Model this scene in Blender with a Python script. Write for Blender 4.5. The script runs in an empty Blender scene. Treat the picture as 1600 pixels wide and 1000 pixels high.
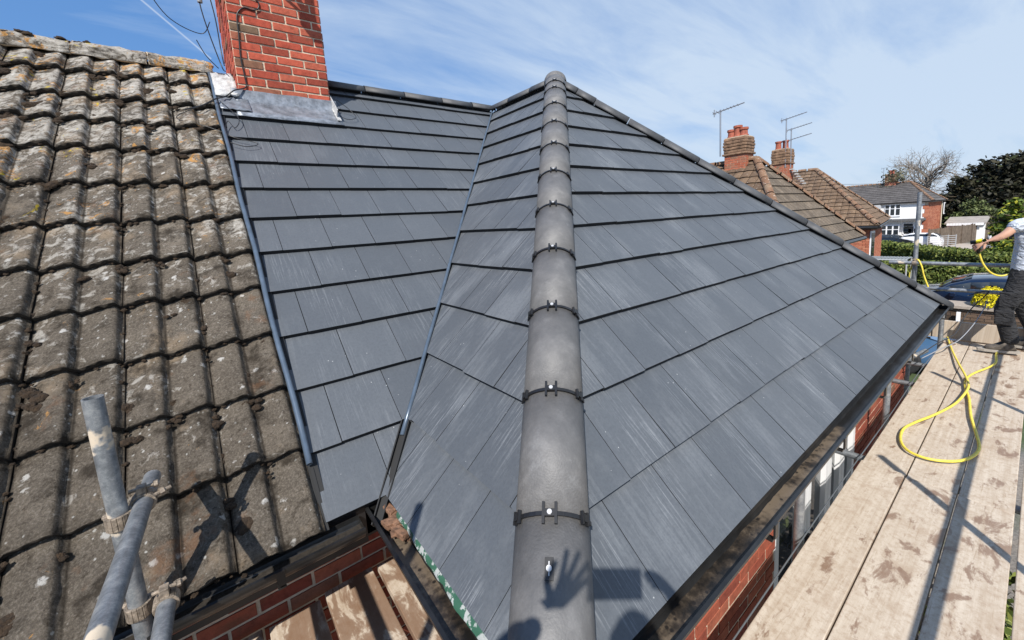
import bpy, bmesh, math, random
from mathutils import Vector, Matrix, noise
random.seed(7)
R_=math.radians
S=bpy.context.scene
C=S.collection
# ---------------- camera ----------------
CAM=Vector((-3.4497,-5.0303,1.2104)); YAW,PIT,ROL=R_(38.33),R_(-7.96),R_(-3.53); FPX=631.9165; PPX,PPY=831.4254,435.6354
_F=Vector((math.sin(YAW)*math.cos(PIT),math.cos(YAW)*math.cos(PIT),math.sin(PIT)))
_R0=Vector((math.cos(YAW),-math.sin(YAW),0)); _U0=_R0.cross(_F)
_R=_R0*math.cos(ROL)+_U0*math.sin(ROL); _U=_U0*math.cos(ROL)-_R0*math.sin(ROL)
cd=bpy.data.cameras.new('camera'); cam=bpy.data.objects.new('camera',cd); C.objects.link(cam)
m=Matrix.Identity(4)
for i in range(3): m[i][0]=_R[i]; m[i][1]=_U[i]; m[i][2]=-_F[i]; m[i][3]=CAM[i]
cam.matrix_world=m
cd.sensor_width=36; cd.lens=FPX/1600*36; cd.shift_x=-(PPX-800)/1600; cd.shift_y=-(500-PPY)/1600
cd.clip_start=.05; cd.clip_end=20000
S.camera=cam
# measuring helpers: where a sight line meets a plane of the site
def ray(x,y): return _F+_R*((x-PPX)/FPX)-_U*((y-PPY)/FPX)
def onx(x,y,X): d=ray(x,y); return CAM+d*((X-CAM.x)/d.x)
def ony(x,y,Y): d=ray(x,y); return CAM+d*((Y-CAM.y)/d.y)
def onz(x,y,Z): d=ray(x,y); return CAM+d*((Z-CAM.z)/d.z)
# ---------------- light ----------------
AZ,EL=R_(47),R_(45)            # light travels towards azimuth AZ (from +Y to +X)
LD=Vector((math.sin(AZ)*math.cos(EL),math.cos(AZ)*math.cos(EL),-math.sin(EL)))
sd=bpy.data.lights.new('sun','SUN'); sd.energy=5.0; sd.angle=R_(.55); sd.color=(1,.955,.89)
so=bpy.data.objects.new('sun',sd); C.objects.link(so); so.rotation_euler=LD.to_track_quat('-Z','Y').to_euler()
W=bpy.data.worlds.new('World'); S.world=W; W.use_nodes=True
nt=W.node_tree; N=nt.nodes; L=nt.links; N.clear()
def nn(t,ty,**k):
    n=t.nodes.new(ty)
    for a,v in k.items():
        if a=='ins':
            for q,w in v.items(): n.inputs[q].default_value=w
        else: setattr(n,a,v)
    return n
sky=nn(nt,'ShaderNodeTexSky',sky_type='NISHITA',sun_disc=False,sun_elevation=EL,sun_rotation=AZ+math.pi,air_density=1.0,dust_density=.6,ozone_density=1.6)
tc=nn(nt,'ShaderNodeTexCoord'); sep=nn(nt,'ShaderNodeSeparateXYZ'); L.new(tc.outputs['Generated'],sep.inputs[0])
def math_(t,op,a,b=None,c=None,clamp=False):
    n=nn(t,'ShaderNodeMath',operation=op,use_clamp=clamp)
    for i,v in enumerate((a,b,c)):
        if v is None: continue
        if isinstance(v,(int,float)): n.inputs[i].default_value=v
        else: t.links.new(v,n.inputs[i])
    return n.outputs[0]
zz=math_(nt,'MAXIMUM',sep.outputs[2],0.0); zz=math_(nt,'ADD',zz,.16)
px=math_(nt,'DIVIDE',sep.outputs[0],zz); py=math_(nt,'DIVIDE',sep.outputs[1],zz)
cmb=nn(nt,'ShaderNodeCombineXYZ'); L.new(px,cmb.inputs[0]); L.new(py,cmb.inputs[1])
mp=nn(nt,'ShaderNodeMapping',ins={'Rotation':(0,0,R_(28)),'Scale':(.45,1.5,1)}); L.new(cmb.outputs[0],mp.inputs[0])
n1=nn(nt,'ShaderNodeTexNoise',ins={'Scale':1.7,'Detail':12,'Roughness':.60,'Distortion':.35}); L.new(mp.outputs[0],n1.inputs['Vector'])
n2=nn(nt,'ShaderNodeTexNoise',ins={'Scale':.55,'Detail':3,'Roughness':.5}); L.new(cmb.outputs[0],n2.inputs['Vector'])
# more veil towards the right (azimuth +X)
side=math_(nt,'MULTIPLY_ADD',sep.outputs[0],.85,-.30)
side2=math_(nt,'MULTIPLY_ADD',sep.outputs[1],-.22,side)
cl=math_(nt,'MULTIPLY_ADD',n1.outputs[0],2.1,-.84)
cl=math_(nt,'MULTIPLY_ADD',n2.outputs[0],.7,cl)
cl=math_(nt,'ADD',cl,side2,clamp=True)
cl=math_(nt,'MULTIPLY',cl,.86)
# old vapour trail: a thin great-circle band with soft edges
mixc=nn(nt,'ShaderNodeMix',data_type='RGBA'); L.new(cl,mixc.inputs[0]); 
hsv=nn(nt,'ShaderNodeHueSaturation',ins={'Saturation':1.22,'Value':1.12}); L.new(sky.outputs[0],hsv.inputs['Color'])
mb_=nn(nt,'ShaderNodeMix',data_type='RGBA'); mb_.inputs[0].default_value=.62; L.new(hsv.outputs[0],mb_.inputs[6]); mb_.inputs[7].default_value=(1.05,2.45,5.5,1)
L.new(mb_.outputs[2],mixc.inputs[6]); mixc.inputs[7].default_value=(4.9,5.8,6.9,1)
_a,_b=ray(215,-5).normalized(),ray(330,92).normalized(); _n=_a.cross(_b).normalized()
vd=nn(nt,'ShaderNodeVectorMath',operation='DOT_PRODUCT'); L.new(tc.outputs['Generated'],vd.inputs[0]); vd.inputs[1].default_value=_n
ab=math_(nt,'ABSOLUTE',vd.outputs['Value']); tr=math_(nt,'MULTIPLY_ADD',ab,-480,1.0,clamp=True)
mid=(_a+_b).normalized(); vd2=nn(nt,'ShaderNodeVectorMath',operation='DOT_PRODUCT'); L.new(tc.outputs['Generated'],vd2.inputs[0]); vd2.inputs[1].default_value=mid
lim=math_(nt,'GREATER_THAN',vd2.outputs['Value'],mid.dot(_b)); tr=math_(nt,'MULTIPLY',tr,lim); tr=math_(nt,'MULTIPLY',tr,.55)
mix2=nn(nt,'ShaderNodeMix',data_type='RGBA'); L.new(tr,mix2.inputs[0]); L.new(mixc.outputs[2],mix2.inputs[6]); mix2.inputs[7].default_value=(5.5,6.2,7.2,1)
bg=nn(nt,'ShaderNodeBackground',ins={'Strength':.10}); L.new(mix2.outputs[2],bg.inputs[0])
wo=nn(nt,'ShaderNodeOutputWorld'); L.new(bg.outputs[0],wo.inputs[0])
S.view_settings.view_transform='Standard'; S.view_settings.look='None'; S.view_settings.exposure=.42; S.view_settings.gamma=1
S.render.engine='CYCLES'

# ---------------- materials ----------------
def mat(name):
    M=bpy.data.materials.new(name); M.use_nodes=True; t=M.node_tree; b=t.nodes['Principled BSDF']; return M,t,b
def ramp(t,src,stops,interp='LINEAR'):
    r=nn(t,'ShaderNodeValToRGB'); r.color_ramp.interpolation=interp
    e=r.color_ramp.elements
    while len(e)<len(stops): e.new(.5)
    for i,(p,c) in enumerate(stops): e[i].position=p; e[i].color=(c if len(c)==4 else (*c,1)) if not isinstance(c,(int,float)) else (c,c,c,1)
    t.links.new(src,r.inputs[0]); return r.outputs[0]
def mix(t,f,a,b,mode='MIX'):
    n=nn(t,'ShaderNodeMix',data_type='RGBA',blend_type=mode)
    for i,v in ((0,f),(6,a),(7,b)):
        if isinstance(v,(int,float)): n.inputs[i].default_value=v
        elif isinstance(v,tuple): n.inputs[i].default_value=(*v,1) if len(v)==3 else v
        else: t.links.new(v,n.inputs[i])
    return n.outputs[2]
def tex(t,ty,coord='Object',scale=(1,1,1),rot=(0,0,0),**ins):
    tcn=nn(t,'ShaderNodeTexCoord'); mpn=nn(t,'ShaderNodeMapping',ins={'Scale':scale,'Rotation':rot}); t.links.new(tcn.outputs[coord],mpn.inputs[0])
    n=nn(t,ty,ins=ins); t.links.new(mpn.outputs[0],n.inputs['Vector']); return n
def bump(t,b,src,strength=.3,dist=.01):
    n=nn(t,'ShaderNodeBump',ins={'Strength':strength,'Distance':dist}); t.links.new(src,n.inputs['Height']); t.links.new(n.outputs[0],b.inputs['Normal'])
def island(t): return nn(t,'ShaderNodeNewGeometry').outputs['Random Per Island']
def simple(name,col,rough=.6,metal=0,var=.0,scale=20,bumpS=0,bscale=60):
    M,t,b=mat(name); b.inputs['Roughness'].default_value=rough; b.inputs['Metallic'].default_value=metal
    if var:
        n=tex(t,'ShaderNodeTexNoise',Scale=scale,Detail=6,Roughness=.6)
        t.links.new(ramp(t,n.outputs[0],[(.3,tuple(c*(1-var) for c in col)),(.7,tuple(min(1,c*(1+var)) for c in col))]),b.inputs['Base Color'])
    else: b.inputs['Base Color'].default_value=(*col,1)
    if bumpS:
        n=tex(t,'ShaderNodeTexNoise',Scale=bscale,Detail=5); bump(t,b,n.outputs[0],bumpS,.01)
    return M

def slate_mat(name,streak=1.0,sh=.5):
    M,t,b=mat(name)
    isl=island(t)
    base=ramp(t,isl,[(0,(.068,.077,.089)),(.5,(.077,.087,.100)),(1,(.087,.097,.110))])
    big=tex(t,'ShaderNodeTexNoise','UV',(1,1,1),Scale=1.1,Detail=4); 
    base=mix(t,ramp(t,big.outputs[0],[(.35,0.),(.7,.35)]),base,(.093,.100,.108))
    # pale salt bloom running down the slope
    s1=tex(t,'ShaderNodeTexNoise','UV',(52,2.6,1),Scale=1.,Detail=8,Roughness=.68,Distortion=.5)
    s2=tex(t,'ShaderNodeTexNoise','UV',(3.2,1.5,1),Scale=1.,Detail=3)
    a=math_(t,'MULTIPLY_ADD',s2.outputs[0],1.3,s1.outputs[0])
    addi=math_(t,'MULTIPLY_ADD',isl,.09,math_(t,'ADD',a,.035))
    f=ramp(t,math_(t,'MULTIPLY',addi,.505),[(.697-.055*sh,0.),(.722-.055*sh,.15*streak),(.80-.055*sh,.36*streak)])
    base=mix(t,f,base,(.20,.215,.23))
    s4=tex(t,'ShaderNodeTexNoise','UV',(120,3.5,1),Scale=1.,Detail=6,Roughness=.7,Distortion=.25); s5=tex(t,'ShaderNodeTexNoise','UV',(2.2,1.1,1),Scale=1.3,Detail=3)
    q4=math_(t,'MULTIPLY',ramp(t,s4.outputs[0],[(.53,0.),(.60,1.)]),ramp(t,s5.outputs[0],[(.50,0.),(.60,1.)]))
    base=mix(t,math_(t,'MULTIPLY',q4,.60*streak),base,(.25,.265,.28))
    s6=tex(t,'ShaderNodeTexNoise','UV',(70,60,1),Scale=1.,Detail=5,Roughness=.8); base=mix(t,ramp(t,s6.outputs[0],[(.44,.22),(.52,0.)]),base,(.045,.05,.06))
    # faint blotchy bloom
    s3=tex(t,'ShaderNodeTexNoise','UV',(9,5,1),Scale=1.,Detail=8,Roughness=.75)
    base=mix(t,ramp(t,s3.outputs[0],[(.5,0.),(.72,.30*streak)]),base,(.17,.18,.19))
    # droppings, specks
    v=tex(t,'ShaderNodeTexVoronoi','UV',(1,1,1),Scale=21.); 
    vn=tex(t,'ShaderNodeTexNoise','UV',(1,1,1),Scale=3.)
    sp=math_(t,'MULTIPLY',math_(t,'LESS_THAN',v.outputs['Distance'],.06),ramp(t,vn.outputs[0],[(.52,0.),(.6,.75)]))
    base=mix(t,sp,base,(.45,.46,.46))
    t.links.new(base,b.inputs['Base Color'])
    t.links.new(ramp(t,f,[(0,.50),(1,.66)]),b.inputs['Roughness'])
    b.inputs['Specular IOR Level'].default_value=.42
    g=tex(t,'ShaderNodeTexNoise','UV',(1,1,1),Scale=140,Detail=4); h=math_(t,'MULTIPLY_ADD',s1.outputs[0],1.5,g.outputs[0]); bump(t,b,h,.14,.004)
    return M
SLATE_M=slate_mat('slate_calm',.42,.15); SLATE_L=slate_mat('slate_streaked',1.0,.95); SLATE_R=slate_mat('slate_weathered',.8,.6)
SLATE_EDGE=simple('slate_edge',(.010,.011,.013),.85)  # dark cut edge, with the shadow gap under each slate painted into its black
HIP=None
def hip_mat():
    M,t,b=mat('ridge_concrete'); n=tex(t,'ShaderNodeTexNoise',Scale=9,Detail=8,Roughness=.7); isl=island(t)
    c=ramp(t,n.outputs[0],[(.3,(.085,.084,.084)),(.55,(.125,.122,.120)),(.75,(.185,.18,.175))])
    sp=tex(t,'ShaderNodeTexNoise',Scale=3.5,Detail=9,Roughness=.8); c=mix(t,ramp(t,sp.outputs[0],[(.56,0.),(.66,.5)]),c,(.22,.22,.22))
    t.links.new(c,b.inputs['Base Color']); b.inputs['Roughness'].default_value=.56
    g=tex(t,'ShaderNodeTexNoise',Scale=160,Detail=3); bump(t,b,g.outputs[0],.3,.004); return M
HIP=hip_mat()
BLACKP=simple('black_plastic',(.012,.012,.013),.35,var=.3,scale=30)
SCREW=simple('zinc_screw',(.5,.5,.5),.35,.3)

def oldtile_mat():
    M,t,b=mat('lichened_concrete_tile'); isl=island(t)
    n=tex(t,'ShaderNodeTexNoise',Scale=6,Detail=8,Roughness=.65); fine=tex(t,'ShaderNodeTexNoise',Scale=110,Detail=8,Roughness=.8)
    c=ramp(t,n.outputs[0],[(.28,(.070,.055,.042)),(.5,(.145,.120,.094)),(.72,(.27,.225,.175))])
    c=mix(t,.55,c,ramp(t,fine.outputs[0],[(.36,(.035,.03,.024)),(.5,(.14,.12,.095)),(.64,(.38,.34,.285))]),'MIX')
    c=mix(t,ramp(t,isl,[(0,0.),(1,.30)]),c,(.11,.088,.065))
    # grey-white crust, denser towards the ridge (UV.y = metres up the slope)
    uv=nn(t,'ShaderNodeTexCoord'); sp=nn(t,'ShaderNodeSeparateXYZ'); t.links.new(uv.outputs['UV'],sp.inputs[0])
    up=math_(t,'MULTIPLY_ADD',sp.outputs[1],.056,-.095)
    cr=tex(t,'ShaderNodeTexNoise',Scale=17,Detail=9,Roughness=.72,Distortion=.6); cr2=tex(t,'ShaderNodeTexNoise',Scale=2.3,Detail=2)
    a=math_(t,'ADD',math_(t,'MULTIPLY_ADD',cr2.outputs[0],.35,cr.outputs[0]),up)
    c=mix(t,ramp(t,a,[(.725,0.),(.76,.5),(.88,1.)]),c,(.48,.45,.40))
    tn=tex(t,'ShaderNodeTexNoise',Scale=3.3,Detail=6,Roughness=.65,rot=(.4,0,2)); c=mix(t,ramp(t,tn.outputs[0],[(.55,0.),(.68,.6)]),c,(.36,.27,.18))
    # round white lichen rosettes
    vd=tex(t,'ShaderNodeTexNoise',Scale=42,Detail=6,Roughness=.7)
    v=tex(t,'ShaderNodeTexVoronoi',Scale=15.); v.inputs['Randomness'].default_value=1
    dd=math_(t,'MULTIPLY_ADD',vd.outputs[0],.75,v.outputs['Distance'])
    pick=nn(t,'ShaderNodeSeparateColor'); t.links.new(v.outputs['Color'],pick.inputs[0])
    f=math_(t,'MULTIPLY',ramp(t,dd,[(.50,1.),(.56,.5),(.6,0.)]),math_(t,'GREATER_THAN',pick.outputs[0],.72))
    c=mix(t,math_(t,'MULTIPLY',f,.85),c,(.60,.58,.54))
    v=tex(t,'ShaderNodeTexVoronoi',Scale=38.); dd=math_(t,'MULTIPLY_ADD',vd.outputs[0],.8,v.outputs['Distance'])
    pick=nn(t,'ShaderNodeSeparateColor'); t.links.new(v.outputs['Color'],pick.inputs[0])
    lowf=tex(t,'ShaderNodeTexNoise',Scale=3.1,Detail=2)
    f=math_(t,'MULTIPLY',ramp(t,dd,[(.50,1.),(.60,0.)]),math_(t,'MULTIPLY',math_(t,'GREATER_THAN',pick.outputs[0],.55),math_(t,'GREATER_THAN',lowf.outputs[0],.47)))
    c=mix(t,math_(t,'MULTIPLY',f,.8),c,(.55,.54,.50))
    # orange and yellow lichen
    o=tex(t,'ShaderNodeTexNoise',Scale=7.3,Detail=7,Roughness=.75,Distortion=.8); w=math_(t,'ADD',o.outputs[0],math_(t,'MULTIPLY',up,.6))
    c=mix(t,ramp(t,w,[(.635,0.),(.655,.9)]),c,(.50,.26,.08))
    o=tex(t,'ShaderNodeTexNoise',Scale=5.9,Detail=6,Roughness=.7,Distortion=.9,rot=(1,2,3)); w=math_(t,'ADD',o.outputs[0],math_(t,'MULTIPLY',up,.5))
    c=mix(t,ramp(t,w,[(.695,0.),(.71,1.)]),c,(.58,.44,.04))
    # dark algae film
    o=tex(t,'ShaderNodeTexNoise',Scale=8.,Detail=8,Roughness=.7,rot=(2,1,0)); c=mix(t,ramp(t,o.outputs[0],[(.52,0.),(.64,.85)]),c,(.030,.023,.016))
    pit=tex(t,'ShaderNodeTexNoise',Scale=34,Detail=7,Roughness=.75,rot=(1,1,2)); c=mix(t,ramp(t,pit.outputs[0],[(.56,0.),(.64,.8)]),c,(.045,.034,.024))
    rd=tex(t,'ShaderNodeTexNoise',Scale=4.1,Detail=6,Roughness=.7,rot=(2,2,1)); c=mix(t,ramp(t,rd.outputs[0],[(.60,0.),(.70,.55)]),c,(.20,.10,.05))
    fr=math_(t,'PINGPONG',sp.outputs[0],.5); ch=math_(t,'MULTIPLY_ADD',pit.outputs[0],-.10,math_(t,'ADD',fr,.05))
    c=mix(t,ramp(t,ch,[(.003,.85),(.024,.55),(.055,0.)]),c,(.028,.022,.016))   # darker band along each wave channel
    t.links.new(c,b.inputs['Base Color']); b.inputs['Roughness'].default_value=.93; b.inputs['Specular IOR Level'].default_value=.2
    h=math_(t,'MULTIPLY_ADD',fine.outputs[0],1.,cr.outputs[0]); bump(t,b,h,1.0,.016); return M
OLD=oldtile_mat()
OLDEDGE=simple('mossy_tile_edge',(.022,.017,.012),.95,var=.5,scale=40,bumpS=.8)
MOSS=simple('brown_moss',(.030,.018,.009),1,var=.6,scale=60,bumpS=1,bscale=150)
def brick_mat(name,cols,rough=.85):
    M,t,b=mat(name); isl=island(t); c=ramp(t,isl,cols)
    n=tex(t,'ShaderNodeTexNoise',Scale=28,Detail=8,Roughness=.7); c=mix(t,.55,c,ramp(t,n.outputs[0],[(.3,(.35,.35,.35)),(.5,(1,1,1)),(.75,(1.4,1.35,1.3))]),'MULTIPLY')
    n2=tex(t,'ShaderNodeTexNoise',Scale=6,Detail=6,Roughness=.7); c=mix(t,ramp(t,n2.outputs[0],[(.56,0.),(.72,.5)]),c,(.12,.075,.045))
    t.links.new(c,b.inputs['Base Color']); b.inputs['Roughness'].default_value=rough; b.inputs['Specular IOR Level'].default_value=.2
    bump(t,b,n.outputs[0],.6,.006); return M
BRICK_C=brick_mat('chimney_brick',[(0,(.22,.048,.03)),(.3,(.36,.070,.042)),(.7,(.43,.095,.056)),(.9,(.30,.10,.06)),(.96,(.12,.10,.065)),(1,(.12,.10,.065))])
BRICK_W=brick_mat('wall_brick',[(0,(.20,.052,.035)),(.4,(.27,.07,.042)),(.8,(.32,.10,.06)),(1,(.20,.10,.065))])
BRICK_N=brick_mat('neighbour_brick',[(0,(.30,.10,.06)),(.5,(.40,.14,.08)),(1,(.46,.20,.12))])
MORTAR=simple('mortar',(.52,.43,.32),.95,var=.25,scale=15,bumpS=.6)
LEAD=simple('lead_sheet',(.22,.24,.27),.42,.5,var=.5,scale=13,bumpS=.9,bscale=16)
LEADW=simple('old_lead_pale',(.45,.45,.44),.6,.2,var=.35,scale=25,bumpS=.6,bscale=40)
GRP=simple('blue_grey_trim',(.085,.115,.155),.28,.2,var=.2,scale=12)
DARKTROUGHGAP=simple('dark_trough_and_gap',(.008,.008,.008),.7)
GUTTER=simple('black_gutter',(.014,.014,.014),.28,var=.5,scale=9,bumpS=.1,bscale=20)
def silt_mat():
    M,t,b=mat('gutter_silt'); n=tex(t,'ShaderNodeTexNoise',Scale=14,Detail=8,Roughness=.7)
    g2=tex(t,'ShaderNodeTexNoise',Scale=1.1,Detail=2)
    k=math_(t,'MULTIPLY_ADD',g2.outputs[0],.8,math_(t,'MULTIPLY_ADD',n.outputs[0],.6,-.2)); sx_=nn(t,'ShaderNodeSeparateXYZ'); t.links.new(nn(t,'ShaderNodeTexCoord').outputs['Object'],sx_.inputs[0]); k=math_(t,'ADD',k,math_(t,'MULTIPLY_ADD',sx_.outputs[0],-.055,-.075)); c=ramp(t,k,[(.48,(.009,.008,.007)),(.56,(.035,.027,.02)),(.66,(.13,.10,.07))])
    v=tex(t,'ShaderNodeTexVoronoi',scale=(1,1,1),Scale=30.); c=mix(t,ramp(t,v.outputs['Distance'],[(.16,.9),(.26,0.)]),c,(.012,.01,.009))
    t.links.new(c,b.inputs['Base Color']); b.inputs['Roughness'].default_value=.38; bump(t,b,n.outputs[0],.3,.006); return M
SILT=silt_mat()
def board_mat(name,wet=.0):
    M,t,b=mat(name); isl=island(t)
    base=ramp(t,isl,[(0,(.48,.41,.325)),(.5,(.54,.465,.375)),(1,(.59,.51,.41))])
    g=tex(t,'ShaderNodeTexNoise','UV',(1.2,34,1),Scale=1,Detail=8,Roughness=.7); base=mix(t,ramp(t,g.outputs[0],[(.38,.0),(.70,.65)]),base,(.31,.23,.155))
    f=tex(t,'ShaderNodeTexNoise','UV',(1,1,1),Scale=34,Detail=9,Roughness=.8); base=mix(t,ramp(t,f.outputs[0],[(.48,0.),(.62,.6)]),base,(.30,.215,.145))
    f=tex(t,'ShaderNodeTexNoise','UV',(1,1,1),Scale=6.,Detail=7,Roughness=.7); base=mix(t,ramp(t,f.outputs[0],[(.50,0.),(.64,.65)]),base,(.34,.255,.18))
    # scratches
    for r_ in (.3,1.0):
        s=tex(t,'ShaderNodeTexNoise','UV',(3,60,1),(0,0,r_),Scale=1,Detail=3); base=mix(t,ramp(t,s.outputs[0],[(.66,0.),(.70,.5),(.72,0.)]),base,(.25,.17,.10))
    # wet brown patches
    w=tex(t,'ShaderNodeTexNoise','UV',(2.2,4.6,1),Scale=1.9,Detail=9,Roughness=.66,Distortion=.5)
    wf=ramp(t,w.outputs[0],[(.575-wet,0.),(.605-wet,.55),(.625-wet,.9),(.70-wet,1.)])
    base=mix(t,math_(t,'MULTIPLY',wf,.80),base,(.17,.092,.052))
    t.links.new(base,b.inputs['Base Color']); t.links.new(ramp(t,wf,[(0,.8),(1,.38)]),b.inputs['Roughness'])
    bump(t,b,g.outputs[0],.35,.004); return M
BOARD=board_mat('scaffold_board'); BOARDW=board_mat('wet_scaffold_board',.035); BOARDV=board_mat('soaked_scaffold_board',.155); 
BOARDD=simple('board_end_dark',(.10,.055,.03),.8,var=.4)
def galv_mat():
    M,t,b=mat('galvanised_tube'); n=tex(t,'ShaderNodeTexNoise',Scale=22,Detail=9,Roughness=.8)
    c=ramp(t,n.outputs[0],[(.32,(.12,.13,.14)),(.5,(.24,.255,.27)),(.66,(.42,.43,.43))])
    p=tex(t,'ShaderNodeTexNoise',Scale=5.5,Detail=5,Roughness=.55,rot=(1,1,0)); pf=ramp(t,p.outputs[0],[(.60,0.),(.63,1.)])
    c=mix(t,pf,c,(.50,.42,.32)); t.links.new(c,b.inputs['Base Color'])
    t.links.new(ramp(t,pf,[(0,.55),(1,0.)]),b.inputs['Metallic']); t.links.new(ramp(t,pf,[(0,.42),(1,.9)]),b.inputs['Roughness'])
    bump(t,b,n.outputs[0],.3,.004); return M
GALV=galv_mat()
COUPLER=simple('coupler_steel',(.27,.22,.17),.6,.45,var=.6,scale=50,bumpS=.4)
UPVC=simple('white_upvc',(.80,.80,.80),.3)
WHITE=simple('white_render',(.78,.77,.74),.8,var=.06,scale=3)
def glass_mat(name,col=(.02,.025,.03)):
    M,t,b=mat(name); b.inputs['Base Color'].default_value=(*col,1); b.inputs['Roughness'].default_value=.03; b.inputs['Specular IOR Level'].default_value=.9; return M
GLASS=glass_mat('window_glass'); 
HOSE=simple('yellow_hose',(.70,.56,.07),.45,var=.22,scale=40)

# ---------------- object helpers ----------------
def link(name,me,parent=None,mats=None):
    o=bpy.data.objects.new(name,me); C.objects.link(o)
    if parent: o.parent=parent
    if mats:
        for x in (mats if isinstance(mats,(list,tuple)) else [mats]): me.materials.append(x)
    return o
def tag(o,label=None,cat=None,group=None,kind=None):
    if label: o['label']=label
    if cat: o['category']=cat
    if group: o['group']=group
    if kind: o['kind']=kind
    return o
def empty(name,loc,label,cat,group=None,rz=0):
    o=bpy.data.objects.new(name,None); C.objects.link(o); o.location=loc; o.rotation_euler=(0,0,rz); o.empty_display_size=.1
    return tag(o,label,cat,group)
class MB:
    def __init__(s): s.v=[];s.f=[];s.mi=[];s.uv=[]
    def face(s,pts,mi=0,uv=None):
        i=len(s.v); s.v+= [tuple(p) for p in pts]; s.f.append(tuple(range(i,i+len(pts)))); s.mi.append(mi); s.uv.append(uv)
    def box(s,c,h,ax=None,mi=0,uvs=None):
        """centre, half sizes, axes: one welded island"""
        ax=ax or (Vector((1,0,0)),Vector((0,1,0)),Vector((0,0,1))); c=Vector(c); i=len(s.v)
        for a in (-1,1):
            for b in (-1,1):
                for d in (-1,1): s.v.append(tuple(c+ax[0]*a*h[0]+ax[1]*b*h[1]+ax[2]*d*h[2]))
        for q in ((0,1,3,2),(4,6,7,5),(0,4,5,1),(2,3,7,6),(0,2,6,4),(1,5,7,3)):
            s.f.append(tuple(i+k for k in q)); s.mi.append(mi)
            if uvs:
                o=uvs; s.uv.append([( ((k>>2)&1)*2*h[0]+o[0], ((k>>1)&1)*2*h[1]+o[1]+(k&1)*.02) for k in q])
            else: s.uv.append(None)
    def tube(s,pts,r,n=10,mi=0,cap=True,closed=False):
        pts=[Vector(p) for p in pts]; rr=r if isinstance(r,(list,tuple)) else [r]*len(pts)
        i0=len(s.v); up=None
        for k,p in enumerate(pts):
            d=(pts[min(k+1,len(pts)-1)]-pts[max(k-1,0)]).normalized()
            if up is None: up=Vector((0,0,1)) if abs(d.z)<.9 else Vector((1,0,0))
            x=d.cross(up).normalized(); y=x.cross(d).normalized(); up=y
            for j in range(n):
                a=2*math.pi*j/n; s.v.append(tuple(p+(x*math.cos(a)+y*math.sin(a))*rr[k]))
        for k in range(len(pts)-1):
            for j in range(n):
                a=i0+k*n+j; b=i0+k*n+(j+1)%n; s.f.append((a,b,b+n,a+n)); s.mi.append(mi); s.uv.append(None)
        if cap:
            s.f.append(tuple(i0+j for j in range(n))); s.mi.append(mi); s.uv.append(None)
            e=i0+(len(pts)-1)*n; s.f.append(tuple(e+j for j in range(n))); s.mi.append(mi); s.uv.append(None)
    def build(s,name,mats,parent=None,smooth=False,bevel=0):
        me=bpy.data.meshes.new(name); me.from_pydata(s.v,[],s.f)
        mats=mats if isinstance(mats,(list,tuple)) else [mats]
        for x in mats: me.materials.append(x)
        me.polygons.foreach_set('material_index',s.mi)
        if any(u is not None for u in s.uv):
            ul=me.uv_layers.new(name='UVMap'); k=0
            for f,u in zip(s.f,s.uv):
                for j in range(len(f)):
                    if u is not None: ul.data[k].uv=u[j]
                    k+=1
        if smooth: me.polygons.foreach_set('use_smooth',[True]*len(s.f))
        me.update()
        o=link(name,me,parent)
        if bevel: b=o.modifiers.new('bevel','BEVEL'); b.width=bevel; b.segments=2; b.limit_method='ANGLE'
        return o
def rel(o,pt):   # world point into the local frame of an unrotated/rotated thing
    return Vector(pt)
def smoothpath(pts,n=8):
    pts=[Vector(p) for p in pts]; out=[]
    for i in range(len(pts)-1):
        p0=pts[max(i-1,0)];p1=pts[i];p2=pts[i+1];p3=pts[min(i+2,len(pts)-1)]
        for k in range(n):
            t=k/n; out.append(.5*((2*p1)+(p2-p0)*t+(2*p0-5*p1+4*p2-p3)*t*t+(3*p1-p0-3*p2+p3)*t**3))
    out.append(pts[-1]); return out
def clip(poly,region):
    """convex clip, region counter-clockwise"""
    out=poly
    for i in range(len(region)):
        a=region[i]; b=region[(i+1)%len(region)]; inp=out; out=[]
        if not inp: break
        def side(p): return (b[0]-a[0])*(p[1]-a[1])-(b[1]-a[1])*(p[0]-a[0])
        for j in range(len(inp)):
            p=inp[j]; q=inp[(j+1)%len(inp)]; sp,sq=side(p),side(q)
            if sp>=0: out.append(p)
            if (sp>0 and sq<0) or (sp<0 and sq>0):
                t=sp/(sp-sq); out.append((p[0]+(q[0]-p[0])*t,p[1]+(q[1]-p[1])*t))
    return out

# ================= ROOF GEOMETRY (eaves at z=0) =================
H=2.8247; pM,pL,pR=.7196,.7627,.7494; WM,WL,WR=3.2233,2.9556,3.0359; Lr=1.3367; GZ=-2.5
G=.345
home=empty('brick_bungalow',(0,0,GZ),'red brick bungalow being re-roofed, half old lichened tiles and half new grey slates, scaffolded','house')
HP=Vector((0,0,-GZ))   # local offset of its parts
class HM(MB):
    def build(s,name,mats,parent=home,**k):
        s.v=[(a,b,c-GZ) for a,b,c in s.v]; return MB.build(s,name,mats,parent,**k)

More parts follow.
